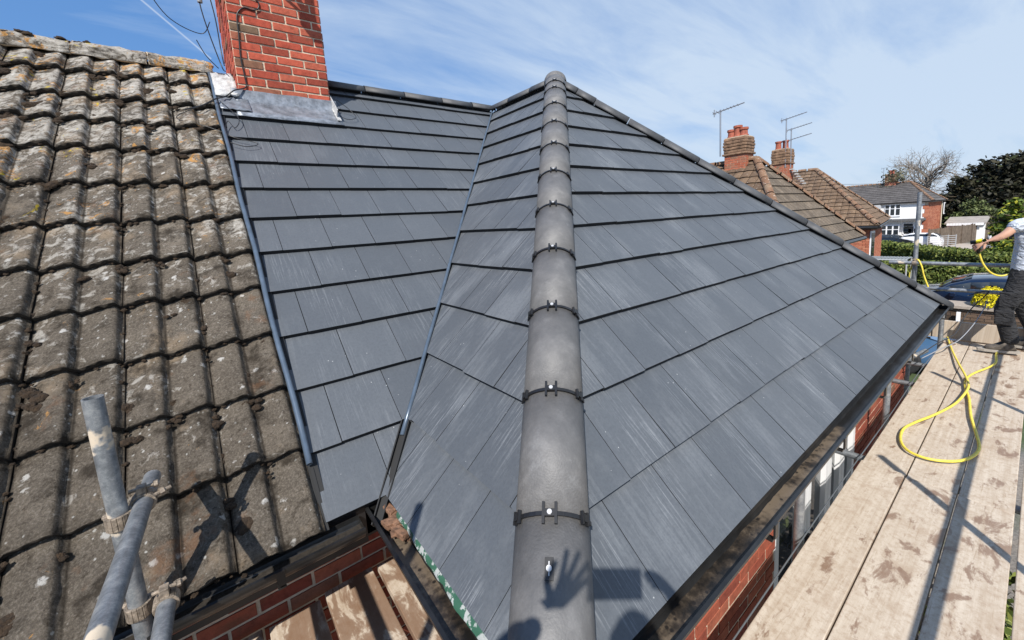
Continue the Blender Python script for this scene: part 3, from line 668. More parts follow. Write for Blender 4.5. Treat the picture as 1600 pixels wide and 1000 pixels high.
# ---- gutters, fascia ----
def gutter(name,p0,p1,outv,w=.125,dep=.06,top=-.03,silt=-.035,lab=None,mat_in=SILT):
    p0=Vector(p0);p1=Vector(p1);d=(p1-p0).normalized();ln=(p1-p0).length; mb=HM(); n=10
    c=(p0+p1)/2
    prof_=[]
    for j in range(n+1):
        a=math.pi*j/n; prof_.append((w/2-math.cos(a)*w/2,-math.sin(a)*dep))
    inner=[(w/2-math.cos(math.pi*j/n)*(w/2-.006),-math.sin(math.pi*j/n)*(dep-.005)) for j in range(n+1)]
    full=prof_+inner[::-1]; m_=len(full)
    for q in range(m_):
        a=full[q]; b=full[(q+1)%m_]
        mb.face([p0+outv*a[0]+UP*(a[1]+top),p0+outv*b[0]+UP*(b[1]+top),p1+outv*b[0]+UP*(b[1]+top),p1+outv*a[0]+UP*(a[1]+top)])
    mb.box(c+outv*(w-.002)+UP*(top+.003),(ln/2,.007,.006),(d,outv,UP))
    mb.face([p0+outv*a[0]+UP*(a[1]+top) for a in prof_]); mb.face([p1+outv*a[0]+UP*(a[1]+top) for a in prof_])
    k=0
    while k*.9<ln:   # brackets
        q=p0+d*(k*.9+.3); 
        if (q-p0).length<ln: mb.box(q+outv*(w/2)+UP*(top-dep-.006),(.014,w/2,.004),(d,outv,UP)); mb.box(q+outv*(w+.006)+UP*(top-.02),(.014,.004,.03),(d,outv,UP))
        k+=1
    o=mb.build(name,GUTTER); 
    if lab:o['label']=lab
    sm_=HM(); nx_=int(ln/.03); i0=0
    for i in range(nx_+1):
        for j in range(5):
            p=p0+d*(ln*i/nx_)+outv*(w*(.14+.72*j/4)); p=p+UP*(top+silt+.005*noise.noise(p*9)+.002*noise.noise(p*45)); sm_.v.append(tuple(p))
    for i in range(nx_):
        for j in range(4): a=i*5+j; sm_.f.append((a,a+1,a+6,a+5)); sm_.mi.append(0); sm_.uv.append(None)
    sm_.build('silt',mat_in,o,smooth=True)
YE=-Lr-WR
gutter('gutter',(-WL-.1,YE+.018,0),(WR+.05,YE+.018,0),-eY,w=.102)
gutter('gutter',(-WL+.012,YE-.02,0),(-WL+.012,YM-.28,0),-eX,w=.105)
gutter('gutter',(-7.3,-WM+.02,-.012),(-WL-.13,-WM+.02,-.012),-eY,w=.12,lab='grimy old black gutter under the lichened tiles',mat_in=OLDEDGE)
fb=HM(); fb.box(((XW+2.8)/2-.1,YE+.045,-.10),((WR-XW)/2+.02,.012,.09)); fb.box((-WL+.04,(YE+YM)/2-.1,-.10),(.012,(YM-YE)/2-.1,.09)); fb.box((-5.2,-WM+.045,-.11),(2.15,.012,.09))
fb.box(((XW+2.8)/2,(YE+YW)/2+.03,-.185),((2.8-XW)/2+.1,(YW-YE)/2-.03,.006)); fb.box(((XW-WL)/2+.02,(YE+YM)/2,-.178),((XW+WL)/2-.02,(YM-YE)/2,.006)); fb.box((-5.1,(-WM+YM)/2+.03,-.19),(2.2,(YM+WM)/2-.03,.006)); fb.build('fascia',simple('fascia_black',(.016,.016,.017),.3))
# torn green and white underlay at the left eave of the wing
ul=HM(); n_=60
for i in range(n_+1):
    y=-3.36+(YE+3.36)*i/n_; w1=.004+.016*noise.noise(Vector((y*7,1,0)))+.02*(i/n_)
    for j,(dx,dz) in enumerate(((.03,.012),(-.004,-.004),(-.006-w1*.6,-.014),(-.007-w1*.8,-.022))):
        ul.v.append((-WL+dx+.006*noise.noise(Vector((y*30,j,3))),y,dz+.008*noise.noise(Vector((y*24,j,9)))))
for i in range(n_):
    for j in range(3): a=i*4+j; ul.f.append((a,a+1,a+5,a+4)); ul.mi.append(0); ul.uv.append(None)
M_,t_,b_=mat('green_underlay'); n1_=tex(t_,'ShaderNodeTexNoise',Scale=28,Detail=5,Roughness=.6)
t_.links.new(ramp(t_,n1_.outputs[0],[(.50,(.035,.10,.065)),(.55,(.34,.36,.35))]),b_.inputs['Base Color']); b_.inputs['Roughness'].default_value=.4
o=ul.build('roofing_underlay',M_,smooth=True); o['label']='torn green and white underlay edge above the left gutter'
rb=HM(); rn=random.Random(2)
for k in range(9): rb.box((-2.99+rn.uniform(-.03,.04),-3.26-rn.uniform(0,.20),-.035+rn.uniform(-.02,.015)),(rn.uniform(.012,.035),rn.uniform(.012,.04),rn.uniform(.006,.016)),(Vector((1,rn.uniform(-.5,.5),0)).normalized(),Vector((-rn.uniform(-.3,.3),1,0)).normalized(),UP))
o=rb.build('mortar_debris',simple('broken_mortar',(.16,.085,.05),.9,var=.5,scale=40,bumpS=.8),bevel=.004)

# ================= SCAFFOLD =================
ZB=-.55
def mesh_thing(mb,name,mats,label,cat,group=None,**k):
    o=mb.build(name,mats,**k); tag(o,label,cat,group)
    # put the origin at the base centre
    me=o.data; n=len(me.vertices); xs_=[v.co for v in me.vertices]
    c=Vector((sum(v.x for v in xs_)/n,sum(v.y for v in xs_)/n,min(v.z for v in xs_)))
    for v in me.vertices: v.co-=c
    o.location=c
    return o
class WM_(MB): pass
def board(x0,x1,y0,y1,label,z=ZB,m=None,along='x',tilt=0,group='scaffold boards of the walkway',cup=0):
    w=MB(); ax=(eX,eY,UP) if along=='x' else (eY,-eX,UP)
    c=Vector(((x0+x1)/2,(y0+y1)/2,z-.019)); hx,hy=(x1-x0)/2,(y1-y0)/2
    if along!='x': hx,hy=hy,hx
    d=(ax[0]+UP*tilt).normalized()
    w.box(c,(hx,hy,.019),(d,ax[1],d.cross(ax[1])),uvs=(random.uniform(0,50),random.uniform(0,50)))
    return mesh_thing(w,'scaffold_board',m or BOARD,label,'board',group,bevel=.004)
RW=[-4.372,-4.602,-4.836,-5.072,-5.30,-5.52]
where=['row nearest the gutter','second row from the gutter','third row from the gutter','row by the frame edge, fourth from the gutter','outermost row of the walkway']
breaks=[[-.135],[-.15],[-.17],[-.3],[.0]]
gap=[.005,.005,.018,.006,.006]
for i in range(5):
    y1,y0=RW[i]-.002,RW[i+1]+gap[i]
    xs_=[-4.1]+breaks[i]+[3.62]
    for j in range(2):
        lab=('near pale scaffold board, ' if j==0 else 'far pale scaffold board, ')+where[i]
        board(xs_[j]+.010,xs_[j+1]-.010,y0,y1,lab,z=ZB+(.008 if j==0 and i==0 else 0)+i*.0012-(.012 if j else 0),m=BOARDW if (i==2 and j==0) or (i==1 and j==0) or (i==2 and j==1) else BOARD)
# boards running along the wing's left side, ends butting the old wall
xe=[-3.70,-3.475,-3.245,-3.0,-2.78]
labs=['outermost dark wet board running to the brick wall under old gutter','second wet brown board meeting the brick wall','pale-ended cracked board meeting the brick wall','wet board under the green edged gutter']
for i in range(4):
    board(xe[i]+.012,xe[i+1]-.012,-4.34,YM-.06-(.02 if i%2 else 0),labs[i],z=ZB+.045+.004*i,m=BOARDV,along='y',tilt=0,group='boards beside the wing')
# end toe board
w=MB(); w.box((3.655,-4.62,ZB+.11),(.019,.44,.112),(eX,eY,UP),uvs=(3,4)); mesh_thing(w,'toe_board',BOARD,'pale toe board on edge closing the far end of the walkway','board',bevel=.003)
w=MB(); w.box((3.70,-5.25,ZB+.11),(.019,.30,.112),(eX,eY,UP),uvs=(8,4)); mesh_thing(w,'toe_board',BOARDW,'toe board on edge behind the worker at walkway end','board',bevel=.003)
def pole(p0,p1,label,r=.0242,group='galvanised scaffold tubes',m=GALV,name='scaffold_tube'):
    w=MB(); p0=Vector(p0);p1=Vector(p1); d=(p1-p0).normalized(); up=UP if abs(d.z)<.9 else eX; x=d.cross(up).normalized(); y=x.cross(d); n=20; i0=0
    for p in (p0,p1):
        for rad in (r,r-.004):
            for j in range(n): a=2*math.pi*j/n; w.v.append(tuple(p+(x*math.cos(a)+y*math.sin(a))*rad))
    def q(a,b,c,e_): w.f.append((a,b,c,e_)); w.mi.append(0); w.uv.append(None)
    for j in range(n):
        k=(j+1)%n; q(j,k,2*n+k,2*n+j); q(n+j,3*n+j,3*n+k,n+k); q(j,n+j,n+k,k); q(2*n+j,2*n+k,3*n+k,3*n+j)
    o=mesh_thing(w,name,m,label,'scaffold tube',group,smooth=True)
    e=o.modifiers.new('es','EDGE_SPLIT'); e.split_angle=R_(40)
    return o
def coupler(p,d1,d2,label,c1=None,c2=None):
    """double coupler: two hinged straps at right angles with bolts"""
    p=Vector(p); d1=Vector(d1).normalized(); d2=Vector(d2).normalized(); n=d1.cross(d2).normalized()
    root=empty('scaffold_coupler',p,label,'coupler','scaffold couplers')
    for d,c,n in ((d1,Vector((0,0,0)) if c1 is None else Vector(c1)-p,n),(d2,Vector((0,0,0)) if c2 is None else Vector(c2)-p,-n)):
        w=MB()
        ax1=n.cross(d).normalized(); k=16
        for j in range(k):
            a0=2*math.pi*j/k; a1=2*math.pi*(j+1)/k; am=(a0+a1)/2; rr=.0285
            cc=c+(ax1*math.cos(am)+n*math.sin(am))*rr; tx=(-ax1*math.sin(am)+n*math.cos(am))
            w.box(cc,(rr*math.pi/k*1.05,.0045,.022),(tx,(ax1*math.cos(am)+n*math.sin(am)),d))
        w.box(c+ax1*.042,(.012,.012,.016),(ax1,n,d)); w.tube([c+ax1*.046-n*.03,c+ax1*.046+n*.045],.0065,8); w.tube([c+ax1*.046+n*.03,c+ax1*.046+n*.042],.012,6)
        w.build('strap',COUPLER,root,bevel=.0015)
    return root
# near-left group
PX,PY=-3.775,-3.305
pole((PX,PY,GZ),(PX,PY,.775),'tall upright scaffold tube with plaster patches standing against the old tiles')
pole((-3.715,-3.085,.385),(-3.765,-4.60,.405),'horizontal guard tube lying across the front of the near upright, upper one')
pole((-3.70,-3.33,.085),(-3.74,-4.60,.06),'lower guard tube with open end near the old gutter')
pole((-4.09,-4.585,GZ),(-4.09,-4.585,1.68),'upright scaffold tube beside the photographer')
coupler((-3.745,-3.30,.388),(0,0,1),(0,1,0),'weathered coupler clamping the upper guard tube to the near upright',(PX,PY,.375),(-3.722,-3.26,.386))
coupler((-3.735,-3.36,.085),(0,0,1),(0,1,0),'rusty coupler clamping the lower guard tube to the near upright',(PX,PY,.06),(-3.702,-3.37,.083))
def bolt(p,label,d=(1,.1,.1)):
    w=MB(); p=Vector(p); d=Vector(d).normalized(); w.tube([p-d*.02,p+d*.05],.006,10); w.tube([p+d*.02,p+d*.032],.012,6); mesh_thing(w,'coupler_bolt',COUPLER,label,'bolt')
bolt((-3.70,-3.275,.40),'bolt sticking right from the upper coupler over old tiles',(1,.35,.12)); bolt((-3.70,-3.34,.10),'bolt sticking right from the lower coupler over old gutter',(1,.35,.12))
# outer side: standards, guard rail
YO=-5.58
for i,x in enumerate((-1.19,.95,3.1)): pole((x,YO,GZ),(x,YO,1.1),['outer upright nearest the photographer','middle outer upright of the walkway','far outer upright behind the worker'][i])
pole((-5.2,YO+.05,.45),(3.9,YO+.05,.45),'long outer guard rail of the walkway',r=.030)
# far end: upright, two rails
XE=3.745
pb=onx(1428,425,XE+.07); pt=onx(1438,300,XE+.07)
pole((XE+.055,pt.y,GZ),(XE+.055,pt.y,pt.z),'upright tube standing beyond the far roof corner')
q0,q1=onx(1405,410,XE),onx(1570,415,XE); z_=(q0.z+q1.z)/2
pole((XE,pt.y+.25,z_),(XE,-5.75,z_),'upper end guard rail in front of the hedge')
q1=onx(1570,458,XE); pole((XE,pt.y+.05,q1.z),(XE,-5.75,q1.z),'lower end guard rail in front of the blue car')
coupler((XE+.03,pt.y,z_),(0,0,1),(0,1,0),'coupler on the far upright where the yellow hose hangs',(XE+.055,pt.y,z_),(XE,pt.y,z_))
# inner uprights and transoms seen between gutter and boards
for i,(q,yy) in enumerate((((1387,600),-4.30),((1250,770),-4.31),((1470,520),-4.36))):
    p=ony(q[0],q[1],yy); pole((p.x,yy,GZ),(p.x,yy,-.16),['short upright under the gutter before the brick pier','short upright under the gutter before the glazed door','farthest short upright under the gutter end'][i])
for i,x in enumerate((.03,1.85,2.55,-2.1)):
    pole((x,-4.17,ZB-.075),(x,-5.7,ZB-.075),['transom tube poking out by the glazed door','transom tube poking out by the brick pier','open-ended transom tube near the plants','transom under the near boards'][i])
pole((-4.2,-4.47,ZB-.125),(3.8,-4.47,ZB-.125),'long ledger tube below the inner boards'); pole((-4.2,YO+.05,ZB-.125),(3.8,YO+.05,ZB-.125),'long ledger tube below the outer boards')
pole((2.25,-4.17,ZB-.0),(2.9,-4.30,ZB+.0),'open tube end below the gutter corner')
# loose cables by the gutter and at the end
w=MB(); w.tube(smoothpath([(-2.6,-4.335,ZB-.05),(-1.9,-4.34,ZB-.04),(-.5,-4.345,ZB-.02),(.8,-4.35,ZB-.03),(2.2,-4.36,ZB+.0),(3.3,-4.40,ZB+.03)],8),.004,6); mesh_thing(w,'loose_cable',simple('grey_cable',(.10,.11,.12),.5),'thin grey cable strung along the inner board edge','cable',smooth=True)
w=MB(); w.tube(smoothpath([onx(1512,462,3.70),onx(1545,455,3.72)+Vector((0,0,-.0)),onx(1520,480,3.66),onx(1504,500,3.5),onx(1492,522,3.2),onx(1462,538,2.9),onx(1430,560,2.5)],8),.006,6); mesh_thing(w,'strap',simple('dark_strap',(.03,.03,.032),.6),'dark strap tied from the lower rail to the gutter end','strap',smooth=True)
w=MB(); w.tube(smoothpath([onx(1440,560,2.4),onx(1470,545,2.7),onx(1500,530,3.0),onx(1530,495,3.5),onx(1543,468,3.72)],8),.005,6); mesh_thing(w,'strap',simple('grey_strap',(.25,.26,.28),.5),'grey strap crossing in front of the toe board','strap',smooth=True)

# yellow hose
hz=ZB+.013
def D(x,y,z=0): return onz(x,y,hz+z)
XH=3.55
w=MB()
up_=[onx(1530,396,3.22),onx(1536,412,3.25),onx(1548,426,3.3),onx(1565,431,3.35),onx(1585,425,3.4),onx(1602,416,3.5),onx(1622,420,3.55),Vector((3.3,-5.25,-.1)),Vector((3.2,-5.22,-.45)),Vector((3.3,-5.1,hz))]
dk=[(1600,517),(1585,527),(1568,540),(1557,552),(1556,566),(1545,574),(1522,583),(1510,592),(1508,604),(1514,622),(1517,650),(1526,680),(1530,700),(1520,713),(1500,720),(1470,720),(1440,714),(1416,702),(1407,686),(1412,670),(1430,660),(1460,652),(1490,636),(1506,620),(1513,606),(1508,590),(1498,572),(1488,548),(1480,525),(1474,508)]
dkp=[D(*q) for q in dk]
for i in range(21,27): dkp[i].z+=.022
rise=[onx(1470,500,3.60),onx(1464,480,3.70),onx(1453,455,3.735),onx(1444,432,3.735),onx(1440,416,3.72),onx(1434,408,3.735)+Vector((0,0,.02)),onx(1428,409,3.80),onx(1424,418,3.82),onx(1421,432,3.82),onx(1420,470,3.85),Vector((3.9,-4.0,-2.4))]
w.tube(smoothpath(up_+dkp+rise,6),.0095,8); mesh_thing(w,'garden_hose',HOSE,'yellow hosepipe looped on the pale boards up to the worker','hose',smooth=True)

# ================= PEOPLE =================
def skin(name,nodes,edges,m,parent,sub=2,root=0,off=Vector((0,0,0))):
    me=bpy.data.meshes.new(name); me.from_pydata([tuple(Vector(p)-off) for p,_ in nodes],edges,[])
    o=link(name,me,parent,m)
    md=o.modifiers.new('skin','SKIN'); md.use_smooth_shade=True
    for i,(p,r) in enumerate(nodes):
        rr=r if isinstance(r,tuple) else (r,r); me.skin_vertices[0].data[i].radius=rr; me.skin_vertices[0].data[i].use_root=(i==root)
    s=o.modifiers.new('sub','SUBSURF'); s.levels=sub; s.render_levels=sub
    return o
def chain(n,start=0): return [(start+i,start+i+1) for i in range(n-1)]
SKIN=simple('skin',(.55,.31,.21),.55,var=.12,scale=30)
def hand(parent,wr,dirv,palm_n,off,curl=.8,spread=0.0,side=1,m=SKIN,name='fingers'):
    """five fingers rooted in the palm; dirv along the fingers, palm_n out of the palm"""
    dirv=Vector(dirv).normalized(); palm_n=Vector(palm_n); palm_n=(palm_n-dirv*palm_n.dot(dirv)).normalized(); lat=dirv.cross(palm_n).normalized()*side
    wr=Vector(wr); nodes=[(wr,.022),(wr+dirv*.045,(.032,.018)),(wr+dirv*.08,(.034,.016))]; edges=[(0,1),(1,2)]
    for k,(l,ln) in enumerate(((-.03,.062),(-.010,.074),(.011,.080),(.031,.072))):
        p=wr+dirv*.085+lat*l*.9; a=0; i0=len(nodes); d=(dirv+lat*l*spread*10).normalized(); pts=[(p,.0095)]
        for s in range(3):
            a+=curl*(.55 if s==0 else .9); dd=(d*math.cos(a)+palm_n*math.sin(a)); p=p+dd*ln*(.44 if s==0 else .30 if s==1 else .26); pts.append((p,.0088-.0008*s))
        nodes+=pts; edges+=chain(4,i0)+[(2,i0)]
    i0=len(nodes); p=wr+dirv*.03+lat*.026; d=(dirv*.6+lat*.8+palm_n*.3).normalized(); nodes+=[(p,.013),(p+d*.035,.011),(p+d*.035+(dirv*.8+palm_n*.6*min(1,curl+.2)).normalized()*.03,.0095),(p+d*.035+(dirv*.8+palm_n*.7*min(1,curl+.2)).normalized()*.055,.008)]; edges+=chain(4,i0)+[(0,i0)]
    return skin(name,nodes,edges,m,parent,2,0,off)
def boot(parent,ank,fw,off,m,name='boot'):
    fw=Vector(fw); fw.z=0; fw.normalize(); a=Vector(ank); gz=a.z-.085
    b=lambda f,z:Vector((a.x+fw.x*f,a.y+fw.y*f,gz+z))
    nodes=[(b(0,.12),.05),(b(-.03,.05),.047),(b(.05,.05),(.045,.045)),(b(.12,.04),(.048,.036)),(b(.19,.035),(.044,.030))]
    o=skin(name,nodes,[(0,1),(0,2),(2,3),(3,4),(1,2)],m,parent,2,2,off)
    s=MB(); rt=fw.cross(UP); ring=[]
    for f,wd in ((-.085,.025),(-.06,.042),(.0,.043),(.06,.045),(.13,.052),(.19,.047),(.235,.025)): ring.append((f,wd))
    top=[b(f,.026)+rt*wd-off for f,wd in ring]+[b(f,.026)-rt*wd-off for f,wd in ring[::-1]]; bot=[p-UP*.026 for p in top]
    i0=len(s.v); n=len(top); s.v+=[tuple(p) for p in top+bot]; s.f.append(tuple(range(n))); s.f.append(tuple(range(n,2*n)))
    for j in range(n): k=(j+1)%n; s.f.append((j,k,n+k,n+j))
    s.mi=[0]*len(s.f); s.uv=[None]*len(s.f); s.build('sole',simple('boot_sole',(.30,.27,.23),.7),o)
    return o
def head(parent,hc,look,off,hair,m=SKIN,cap=None):
    look=Vector(look).normalized(); rt=look.cross(UP).normalized(); up=rt.cross(look)
    me=bpy.data.meshes.new('head'); bm=bmesh.new(); bmesh.ops.create_uvsphere(bm,u_segments=28,v_segments=20,radius=1)
    for v in bm.verts:
        x,y,z=v.co; # x right, y forward, z up
        w=.073*(1-.18*max(0,-z)**1.5); f=.094*(1-.10*max(0,-z)); q=Vector((x*w,y*f,z*.115))
        if y>0:
            if abs(x)<.22 and -.35<z<.12: q.y+=.022*(1-abs(x)/.22)*(1-abs((z+.2))/.4 if abs(z+.2)<.4 else 0)   # nose
            if z<-.72: q.y+=.012                                     # chin
            for sx in (-1,1):
                if (x-sx*.38)**2+(z-.08)**2<.03: q.y-=.006            # eye sockets
            if abs(z+.52)<.07 and abs(x)<.3: q.y-=.003
        v.co=q
    bm.to_mesh(me); bm.free()
    M4=Matrix(((rt.x,look.x,up.x,0),(rt.y,look.y,up.y,0),(rt.z,look.z,up.z,0),(0,0,0,1)))
    me.transform(M4); me.transform(Matrix.Translation(Vector(hc)-off)); me.polygons.foreach_set('use_smooth',[True]*len(me.polygons))
    o=link('head',me,parent,m)
    L_=lambda x,y,z: Vector(hc)-off+rt*x+look*y+up*z
    for sx in (-1,1):
        ex=MB(); ex.tube([L_(sx*.030,.072,.010),L_(sx*.030,.0815,.010)],[.010,.007],10)
        ex.build('eye',simple('eye',(.10,.07,.05),.2),o)
    for sx in (-1,1):
        er=MB(); er.tube([L_(sx*.072,-.004,.02),L_(sx*.084,-.012,.012),L_(sx*.082,-.008,-.022),L_(sx*.072,.002,-.03)],[.010,.016,.013,.008],8)
        er.build('ear',m,o,smooth=True)
    mo=MB(); mo.tube([L_(-.024,.083,-.058),L_(0,.090,-.056),L_(.024,.083,-.058)],[.003,.006,.003],6); mo.build('mouth',simple('lips',(.40,.16,.13),.5),o)
    hb=MB(); rnd=random.Random(1)
    nu,nv_=26,12; i0=0
    for i in range(nv_+1):
        for j in range(nu):
            th=i/nv_*math.pi*.60; ph=j/nu*2*math.pi; x,y,z=math.sin(th)*math.cos(ph),math.sin(th)*math.sin(ph),math.cos(th)
            if y>.2 and z<.45: z=.45+(z-.45)*.1; y*=.95
            k=1.07+.03*noise.noise(Vector((x*6,y*6,z*6))); hb.v.append(tuple(L_(x*.075*k,y*.095*k-.004,z*.118*k)))
    for i in range(nv_):
        for j in range(nu): a=i*nu+j; b=i*nu+(j+1)%nu; hb.f.append((a,b,b+nu,a+nu)); hb.mi.append(0); hb.uv.append(None)
    hb.build('hair',hair,o,smooth=True)
    return o
def cloth(name,col,scale=9,strength=.9,stripes=False):
    M,t,b=mat(name); n=tex(t,'ShaderNodeTexNoise',scale=(1,1,2.2),Scale=scale,Detail=3,Roughness=.5,Distortion=1.2)
    f=tex(t,'ShaderNodeTexNoise',Scale=300,Detail=2)
    c=mix(t,.25,(*col,1),ramp(t,n.outputs[0],[(.3,tuple(k*.6 for k in col)),(.7,tuple(min(1,k*1.3) for k in col))])); t.links.new(c,b.inputs['Base Color']); b.inputs['Roughness'].default_value=.9
    bump(t,b,n.outputs[0],strength,.05); return M
# --- the worker with the hose: faces the roof (+Y), his left side to the camera ---
WB=Vector((3.40,-4.975,ZB))
wk=empty('person',WB,'worker in pale blue-grey T-shirt and black work trousers aiming the yellow hose nozzle','person')
def wp(x,y,z): return Vector((WB.x+x,WB.y+y,ZB+z))
# body: one continuous surface: pelvis, spine, neck, arms, legs
handp=onx(1530,382,3.20); elb=onx(1568,369,3.20); shl=onx(1590,351,3.26)
sh_r=Vector((3.62,-5.09,shl.z-.02)); 
nodes=[(wp(.03,.0,.92),(.10,.08)),(wp(.03,.01,1.10),(.115,.09)),(wp(.03,-.01,1.28),(.13,.10)),(wp(.02,-.03,1.42),(.10,.085)),(wp(.03,-.02,1.52),.052),(wp(.04,-.03,1.60),.055),
 (shl,.052),(elb,.040),((elb*.3+handp*.7)+Vector((0,.0,0)),.030),(handp-(handp-elb).normalized()*.07,.024),
 (sh_r,.052),(Vector((3.74,-5.12,ZB+1.14)),.040),(Vector((3.66,-5.02,ZB+.93)),.026),
 (wp(-.06,.03,.80),.055),(wp(-.13,.12,.50),.058),(wp(-.12,.04,.12),.040),
 (wp(.12,-.01,.80),.055),(wp(.17,.0,.48),.058),(wp(.18,-.14,.12),.040)]
ed=[(0,1),(1,2),(2,3),(3,4),(4,5),(3,6),(6,7),(7,8),(8,9),(3,10),(10,11),(11,12),(0,13),(13,14),(14,15),(0,16),(16,17),(17,18)]
skin('body',nodes,ed,SKIN,wk,2,0,WB)
shirt=cloth('tshirt_cloth',(.50,.54,.60),8,1.0)
tn=[(wp(.03,.0,.76),(.165,.135)),(wp(.03,.01,1.06),(.150,.118)),(wp(.03,-.01,1.26),(.158,.122)),(wp(.02,-.03,1.40),(.130,.10)),(wp(.02,-.01,1.47),.065),(shl,.074),(shl*.42+elb*.58,.062),(sh_r,.074),(sh_r*.45+Vector((3.74,-5.12,ZB+1.14))*.55,.062)]
skin('t_shirt',tn,[(0,1),(1,2),(2,3),(3,4),(3,5),(5,6),(3,7),(7,8)],shirt,wk,2,0,WB)
trs=cloth('trouser_cloth',(.020,.020,.022),10,1.0)
tn=[(wp(.03,-.01,1.04),(.135,.105)),(wp(.03,-.01,.84),(.150,.13)),(wp(-.08,.04,.74),.105),(wp(-.14,.14,.50),.082),(wp(-.13,.09,.28),.078),(wp(-.12,.05,.10),.072),(wp(.14,-.02,.72),.105),(wp(.17,.0,.48),.085),(wp(.18,-.08,.28),.078),(wp(.18,-.13,.10),.070)]
to=skin('trousers',tn,[(0,1),(1,2),(2,3),(3,4),(4,5),(1,6),(6,7),(7,8),(8,9)],trs,wk,2,0,WB)
pk=MB(); 
for p in (wp(-.20,.10,.62),wp(-.215,.12,.42)): pk.box(p-WB,(.012,.07,.08))
pk.build('pocket',trs,to,bevel=.01)
boot(wk,wp(-.12,.07,.10),(-.25,1,0),WB,simple('boot_leather',(.09,.075,.06),.7,var=.5,scale=30)); boot(wk,wp(.18,-.12,.10),(.1,1,0),WB,simple('boot_leather_dark',(.07,.06,.05),.7,var=.4,scale=30))
head(wk,wp(.04,-.02,1.655),(-.5,1,-.25),WB,simple('short_brown_hair',(.06,.035,.02),.8,var=.4,scale=60))
fd=(handp-elb).normalized()
hand(wk,handp-fd*.06,fd+Vector((0,0,-.1)),Vector((.6,.2,-.5)),WB,curl=.85,side=1)
hand(wk,Vector((3.655,-5.0,ZB+.91)),(-.1,.3,-1),(-.8,.2,-.4),WB,curl=.5,side=-1)
# spray gun held in the hand
gun=empty('hose_nozzle',handp,'yellow and black hose spray nozzle held in the worker hand','nozzle')
g=LM(handp); tip=onx(1516,379,3.19); bk=onx(1534,377,3.20); dn=onx(1528,396,3.22)
g.tube([bk,bk*.5+tip*.5],[.016,.017],10); g.tube([bk*.55+tip*.45+Vector((0,0,.012)),bk+Vector((0,0,.022))],[.012,.010],8); g.build('body',simple('nozzle_yellow',(.75,.62,.03),.4),gun,smooth=True)
g=LM(handp); g.tube([bk*.5+tip*.5,tip],[.020,.023],12); g.tube([bk,handp,dn],[.014,.015,.013],10); g.build('grip',BLACKP,gun,smooth=True)

# --- the photographer (out of frame; only the shadow shows) ---
PB=Vector((-3.64,-5.33,ZB)); fwh=Vector((.62,.785,0)).normalized(); rth=Vector((fwh.y,-fwh.x,0))
ph=empty('person',PB,'photographer standing behind the camera, only the shadow of raised hands and phone shows','person')
def pp(r,f,z): return PB+rth*r+fwh*f+UP*z
def cf(r,u,f): return CAM+_R*r+_U*u+_F*f
pc=cf(.028,.018,-.024)      # phone centre; lens near its left end
lh=cf(-.150,-.035,-.05); rh=cf(.235,-.06,-.03)
le,re=cf(-.40,-.04,-.30),cf(.36,-.36,-.16)
jac=cloth('dark_jacket',(.03,.035,.05),8,.8)
nodes=[(pp(0,0,.95),(.15,.10)),(pp(0,0,1.15),(.13,.10)),(pp(0,0,1.36),(.15,.11)),(pp(0,0,1.49),(.12,.09)),(pp(0,.01,1.58),.055),(pp(0,.02,1.73),.055),(pp(-.18,.0,1.47),.055),(le,.042),(lh-(lh-le).normalized()*.05,.026),(pp(.18,.0,1.47),.055),(re,.042),(rh-(rh-re).normalized()*.05,.026),(pp(-.10,0,.88),.085),(pp(-.12,.03,.5),.06),(pp(-.13,0,.12),.042),(pp(.10,0,.88),.085),(pp(.12,.03,.5),.06),(pp(.13,0,.12),.042)]
ed=[(0,1),(1,2),(2,3),(3,4),(4,5),(3,6),(6,7),(7,8),(3,9),(9,10),(10,11),(0,12),(12,13),(13,14),(0,15),(15,16),(16,17)]
skin('body',nodes,ed,SKIN,ph,2,0,PB)
tn=[(pp(0,0,.92),(.17,.125)),(pp(0,0,1.12),(.16,.12)),(pp(0,0,1.33),(.17,.125)),(pp(0,0,1.47),(.135,.10)),(pp(0,.01,1.54),.07),(pp(-.19,.0,1.46),.075),(le,.058),(le*.25+lh*.75,.042),(pp(.19,.0,1.46),.075),(re,.058),(re*.25+rh*.75,.042)]
skin('jacket',tn,[(0,1),(1,2),(2,3),(3,4),(3,5),(5,6),(6,7),(3,8),(8,9),(9,10)],jac,ph,2,0,PB)
tn=[(pp(0,0,.96),(.155,.115)),(pp(0,0,.84),(.155,.12)),(pp(-.10,.02,.72),.10),(pp(-.12,.03,.45),.078),(pp(-.13,0,.10),.07),(pp(.10,.02,.72),.10),(pp(.12,.03,.45),.078),(pp(.13,0,.10),.07)]
skin('trousers',tn,[(0,1),(1,2),(2,3),(3,4),(1,5),(5,6),(6,7)],trs,ph,2,0,PB)
for sx in (-.13,.13): boot(ph,pp(sx,0,.10),fwh,PB,simple('boot_black',(.03,.03,.03),.6))
head(ph,pp(.0,.03,1.83),(fwh+UP*-.15),PB,simple('dark_hair',(.03,.02,.015),.8))
hand(ph,lh,_U*.80+_R*.52+_F*.1,_F*1.0,PB,curl=.10,spread=1.3,side=1)
hand(ph,rh,_U*.8-_R*.55,-_R*.8-_U*.5,PB,curl=.42,side=-1)
phn=MB(); phn.box(pc-PB*0,(.082,.048,.005),(_R,_U,-_F)); o=mesh_thing(phn,'smartphone',BLACKP,'phone held up by the photographer behind the camera position','phone',bevel=.003)

